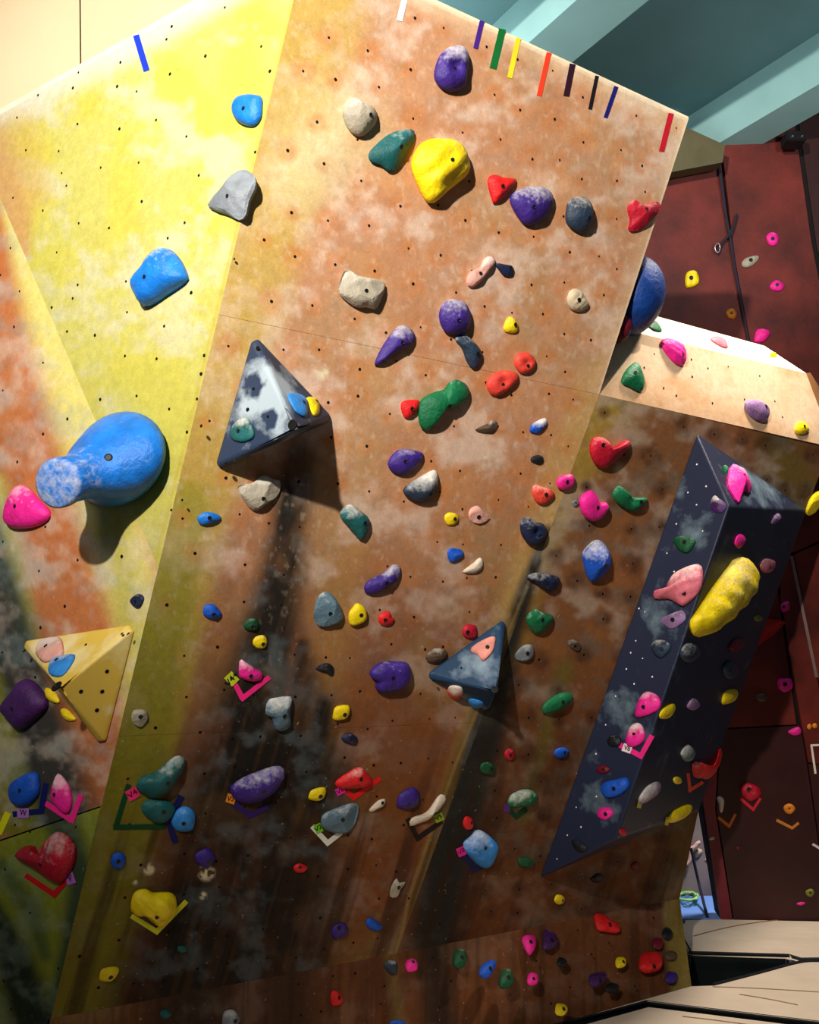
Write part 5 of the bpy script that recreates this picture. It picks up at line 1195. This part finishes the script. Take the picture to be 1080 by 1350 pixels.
# small dark camera-like box lamp under the ceiling at the right
bxc = RED.hit(1046, 185, .10)
def boxm(name, c, dims, m, parent=None, bev=.006):
    bm = bmesh.new(); bmesh.ops.create_cube(bm, size=1); bmesh.ops.scale(bm, vec=dims, verts=bm.verts)
    bmesh.ops.bevel(bm, geom=list(bm.edges), offset=bev, segments=2, affect='EDGES'); me = bpy.data.meshes.new(name); bm.to_mesh(me); bm.free()
    o = link(name, me, m, parent); o.location = c; return o
bl_ = boxm('ceiling_bracket', bxc, (.12, .10, .07), plain('black_metal', (20, 18, 20), .5)); tag(bl_, 'small black bracket at the top of the dark gap in the red wall', 'bracket')
for dx in (-.03, .03):
    s_ = tube('screw', [Vector((dx, -.05, -.01)), Vector((dx, -.058, -.01))], .006, M_STEEL, parent=bl_)

# ------------------------------------------------------------------ crash pads
def canvas(name, base, sc_):
    m, nt, b = newmat(name)
    tc = N(nt, 'ShaderNodeTexCoord'); mp = N(nt, 'ShaderNodeMapping'); mp.inputs['Scale'].default_value = (1.0, 3.0, 1); mp.inputs['Rotation'].default_value = (0, 0, .10)
    nt.links.new(tc.outputs['Object'], mp.inputs['Vector'])
    n = N(nt, 'ShaderNodeTexNoise'); n.inputs['Scale'].default_value = sc_; n.inputs['Detail'].default_value = 3; nt.links.new(mp.outputs[0], n.inputs['Vector'])
    bp = N(nt, 'ShaderNodeBump'); bp.inputs['Strength'].default_value = .4; bp.inputs['Distance'].default_value = .05
    nt.links.new(n.outputs['Fac'], bp.inputs['Height']); nt.links.new(bp.outputs['Normal'], b.inputs['Normal'])
    n2 = N(nt, 'ShaderNodeTexNoise'); n2.inputs['Scale'].default_value = 4; nt.links.new(tc.outputs['Object'], n2.inputs['Vector'])
    r = N(nt, 'ShaderNodeValToRGB'); c = s2l(base); r.color_ramp.elements[0].color = (*(c*.82), 1); r.color_ramp.elements[1].color = (*np.minimum(c*1.08, 1), 1)
    nt.links.new(n2.outputs['Fac'], r.inputs['Fac']); nt.links.new(r.outputs['Color'], b.inputs['Base Color']); b.inputs['Roughness'].default_value = .7
    return m
M_PAD = canvas('cream_canvas', (248, 226, 200), 1.2); M_PADSIDE = plain('dark_green_vinyl_side', (16, 26, 26), .5)
M_TRIM = plain('black_webbing', (20, 20, 26), .8)
def pad(px, z0, z1, label, bev=.03, thick=None):
    pts = [hz(x, y, 0) for x, y in px]
    c = sum(pts, Vector())/len(pts)
    V = [Vector((p.x-c.x, p.y-c.y, z1)) for p in pts]+[Vector((p.x-c.x, p.y-c.y, z0)) for p in pts]; n = len(pts)
    F = [list(range(n)), list(range(2*n-1, n-1, -1))]+[[i, n+i, n+(i+1) % n, (i+1) % n] for i in range(n)]
    bm = bmesh.new(); vs = [bm.verts.new(v) for v in V]
    for f in F: bm.faces.new([vs[i] for i in f])
    bmesh.ops.recalc_face_normals(bm, faces=bm.faces)
    bmesh.ops.bevel(bm, geom=list(bm.edges), offset=bev, segments=4, affect='EDGES', clamp_overlap=True)
    me = bpy.data.meshes.new('crash_pad'); bm.to_mesh(me); bm.free()
    for p in me.polygons: p.use_smooth = len(p.vertices) == 4 and p.area < .05
    me.materials.append(M_PAD); me.materials.append(M_PADSIDE)
    for p in me.polygons: p.material_index = 0 if p.normal.z > .35 else 1
    o = link('crash_pad', me); o.location = (c.x, c.y, 0); tag(o, label, 'crash pad', 'cream crash pads on the floor'); return o
def piping(o, pts, r=.012):
    t = tube('edge_piping', [hz(x, y, .004)-o.location for x, y in pts], r, M_TRIM, parent=o); return t
kb = lambda t: (912+(62-912)*t, 0)
P1 = pad([(911, 1300), (940, 1299), (1056, 1268), (1190, 1268), (1190, 1360), (1080, 1346), (852, 1319), (700, 1360), (560, 1400), (520, 1410)], -.40, .0, 'front cream crash pad lying against the foot of the wall')
piping(P1, [(640, 1373), (745, 1348.5), (853, 1320.5)], .005)
P1b = piping(P1, [(940, 1298), (1000, 1283), (1054, 1267.5), (1080, 1266.5), (1190, 1267)], .008)
P2 = pad([(852, 1323), (1080, 1351), (1190, 1364), (1190, 1900), (-400, 1900), (-120, 1540), (60, 1500), (520, 1418), (560, 1404), (700, 1364)], -.40, -.004, 'nearest cream crash pad at the bottom right corner')
piping(P2, [(853, 1322), (1080, 1349), (1190, 1362)], .004)
P3 = pad([(900, 1212), (950, 1211), (1190, 1216), (1190, 1262), (1056, 1264), (1040, 1259), (908, 1255), (895, 1230)], -.40, .0, 'rear cream crash pad below the dark red wall', bev=.02)
piping(P3, [(908, 1256), (975, 1257.5), (1041, 1260)], .008)
wr_ = tube('crease', [hz(x, y, .002)-P3.location for x, y in ((915, 1234), (950, 1224), (1000, 1215.5), (1025, 1213))], .003, plain('crease_brown', (150, 104, 80), .8), parent=P3)

_cr = plain('crease_shadow_brown', (150, 122, 92), .8)
for l_, o_ in ((((940, 1301), (990, 1302), (1080, 1308)), P1), (((975, 1311), (1010, 1316), (1052, 1325)), P1), (((900, 1340), (980, 1349), (1060, 1362)), P2)):
    tube('crease', [hz(x, y, .0012 if o_ is P1 else -.003)-o_.location for x, y in l_], .0028, _cr, parent=o_)
# ------------------------------------------------------------------ far bay seen through the gap
fy = 6.3
FAR = Plane(Vector((0, fy, 0)), Vector((1, fy, 0)), Vector((0, fy+.2, 3))); SURF['FAR'] = FAR
M_FAR = plain('grey_brown_far_wall', (120, 104, 100), .8, var=.5, vscale=2.5)
structure(slab('wall_far', [FAR.hit(840, 1300), FAR.hit(840, 900), FAR.hit(1000, 900), FAR.hit(1000, 1300)], Vector((0, .05, 0)), M_FAR))
M_BLUEMAT = plain('light_blue_mat_vinyl', (120, 160, 226), .5, var=.05)
def polyslab(name, px, z, th, m):
    o = slab(name, [hz(x, y, z) for x, y in px], Vector((0, 0, -th)), m); return centred(o)
bm_ = polyslab('floor_mat', [(860, 1211), (990, 1211), (990, 1171), (860, 1176)], -.0, .30, M_BLUEMAT)
tag(bm_, 'light blue floor mat far behind, seen through the narrow gap', 'mat')
M_GROPE = plain('green_rope', (176, 226, 140), .7)
lp = []
for k in range(60):
    a = k/60*2*math.pi*5; rx = 13+2*math.sin(k*.7); ry = 6.5+1.2*math.cos(k*1.1)
    lp.append(hz(907+rx*math.cos(a)+1.5*math.sin(k), 1181.5+ry*math.sin(a)*.8, .03+.02*math.sin(k*.9)))
gr_ = tube('rope_coil', lp, .006, M_GROPE); centred(gr_); tag(gr_, 'loose coil of light green rope on the blue mat', 'rope')
dr_ = tube('hanging_rope', [CAM+(FAR.hit(x, y)-CAM)*.97 for x, y in ((911, 1118), (916, 1140), (924, 1175))]+[hz(933, 1210, .0)], .010, M_ROPE); centred(dr_)
tag(dr_, 'black rope hanging in front of the far wall in the narrow gap', 'rope')
def c1(l): return [(880+x/5.4, 1040+y/5.4) for x, y in l]
H('FAR', 's1', ell(97, 580, 20, 20), 'bone', 'round cream hold lowest on the far wall', None)
H('FAR', 's1', ell(110, 475, 22, 20), 'grey', 'grey ring hold above the round cream hold on the far wall', (110, 470))
H('FAR', 's1', [(195, 435), (225, 425), (252, 440), (240, 465), (215, 490), (200, 485)], 'beige', 'largest tan hold on the far wall', None, h=1.2)
H('FAR', 's1', ell(286, 458, 14, 17), 'palepink', 'small pinkish hold on the far wall at the red wall edge', None)
H('FAR', 's1', ell(285, 507, 20, 9), 'palepink', 'flat pinkish hold under the small pinkish one, far wall', None)
H('FAR', 's1', ell(152, 340, 12, 11), 'bone', 'tiny white hold highest on the far wall', None)
H('FAR', 's1', ell(262, 297, 9, 8), 'green', 'tiny green hold high on the far wall', None)
M_TEN = plain('pinkish_tendril', (206, 166, 148), .6)
t_ = tube('tendril_hold', [FAR.hit(*p, .04) for p in c1([(135, 535), (158, 520), (162, 470), (165, 430), (200, 410), (215, 385), (232, 382)])], .014, M_TEN); centred(t_)
tag(t_, 'thin pinkish curving tendril hold on the far wall', 'climbing hold', 'holds on the far grey wall')
t_ = tube('tendril_hold', [FAR.hit(*p, .04) for p in c1([(156, 365), (162, 380), (158, 400), (166, 428)])], .009, M_TEN); centred(t_)
tag(t_, 'short pinkish tendril hold above the long one, far wall', 'climbing hold', 'holds on the far grey wall')
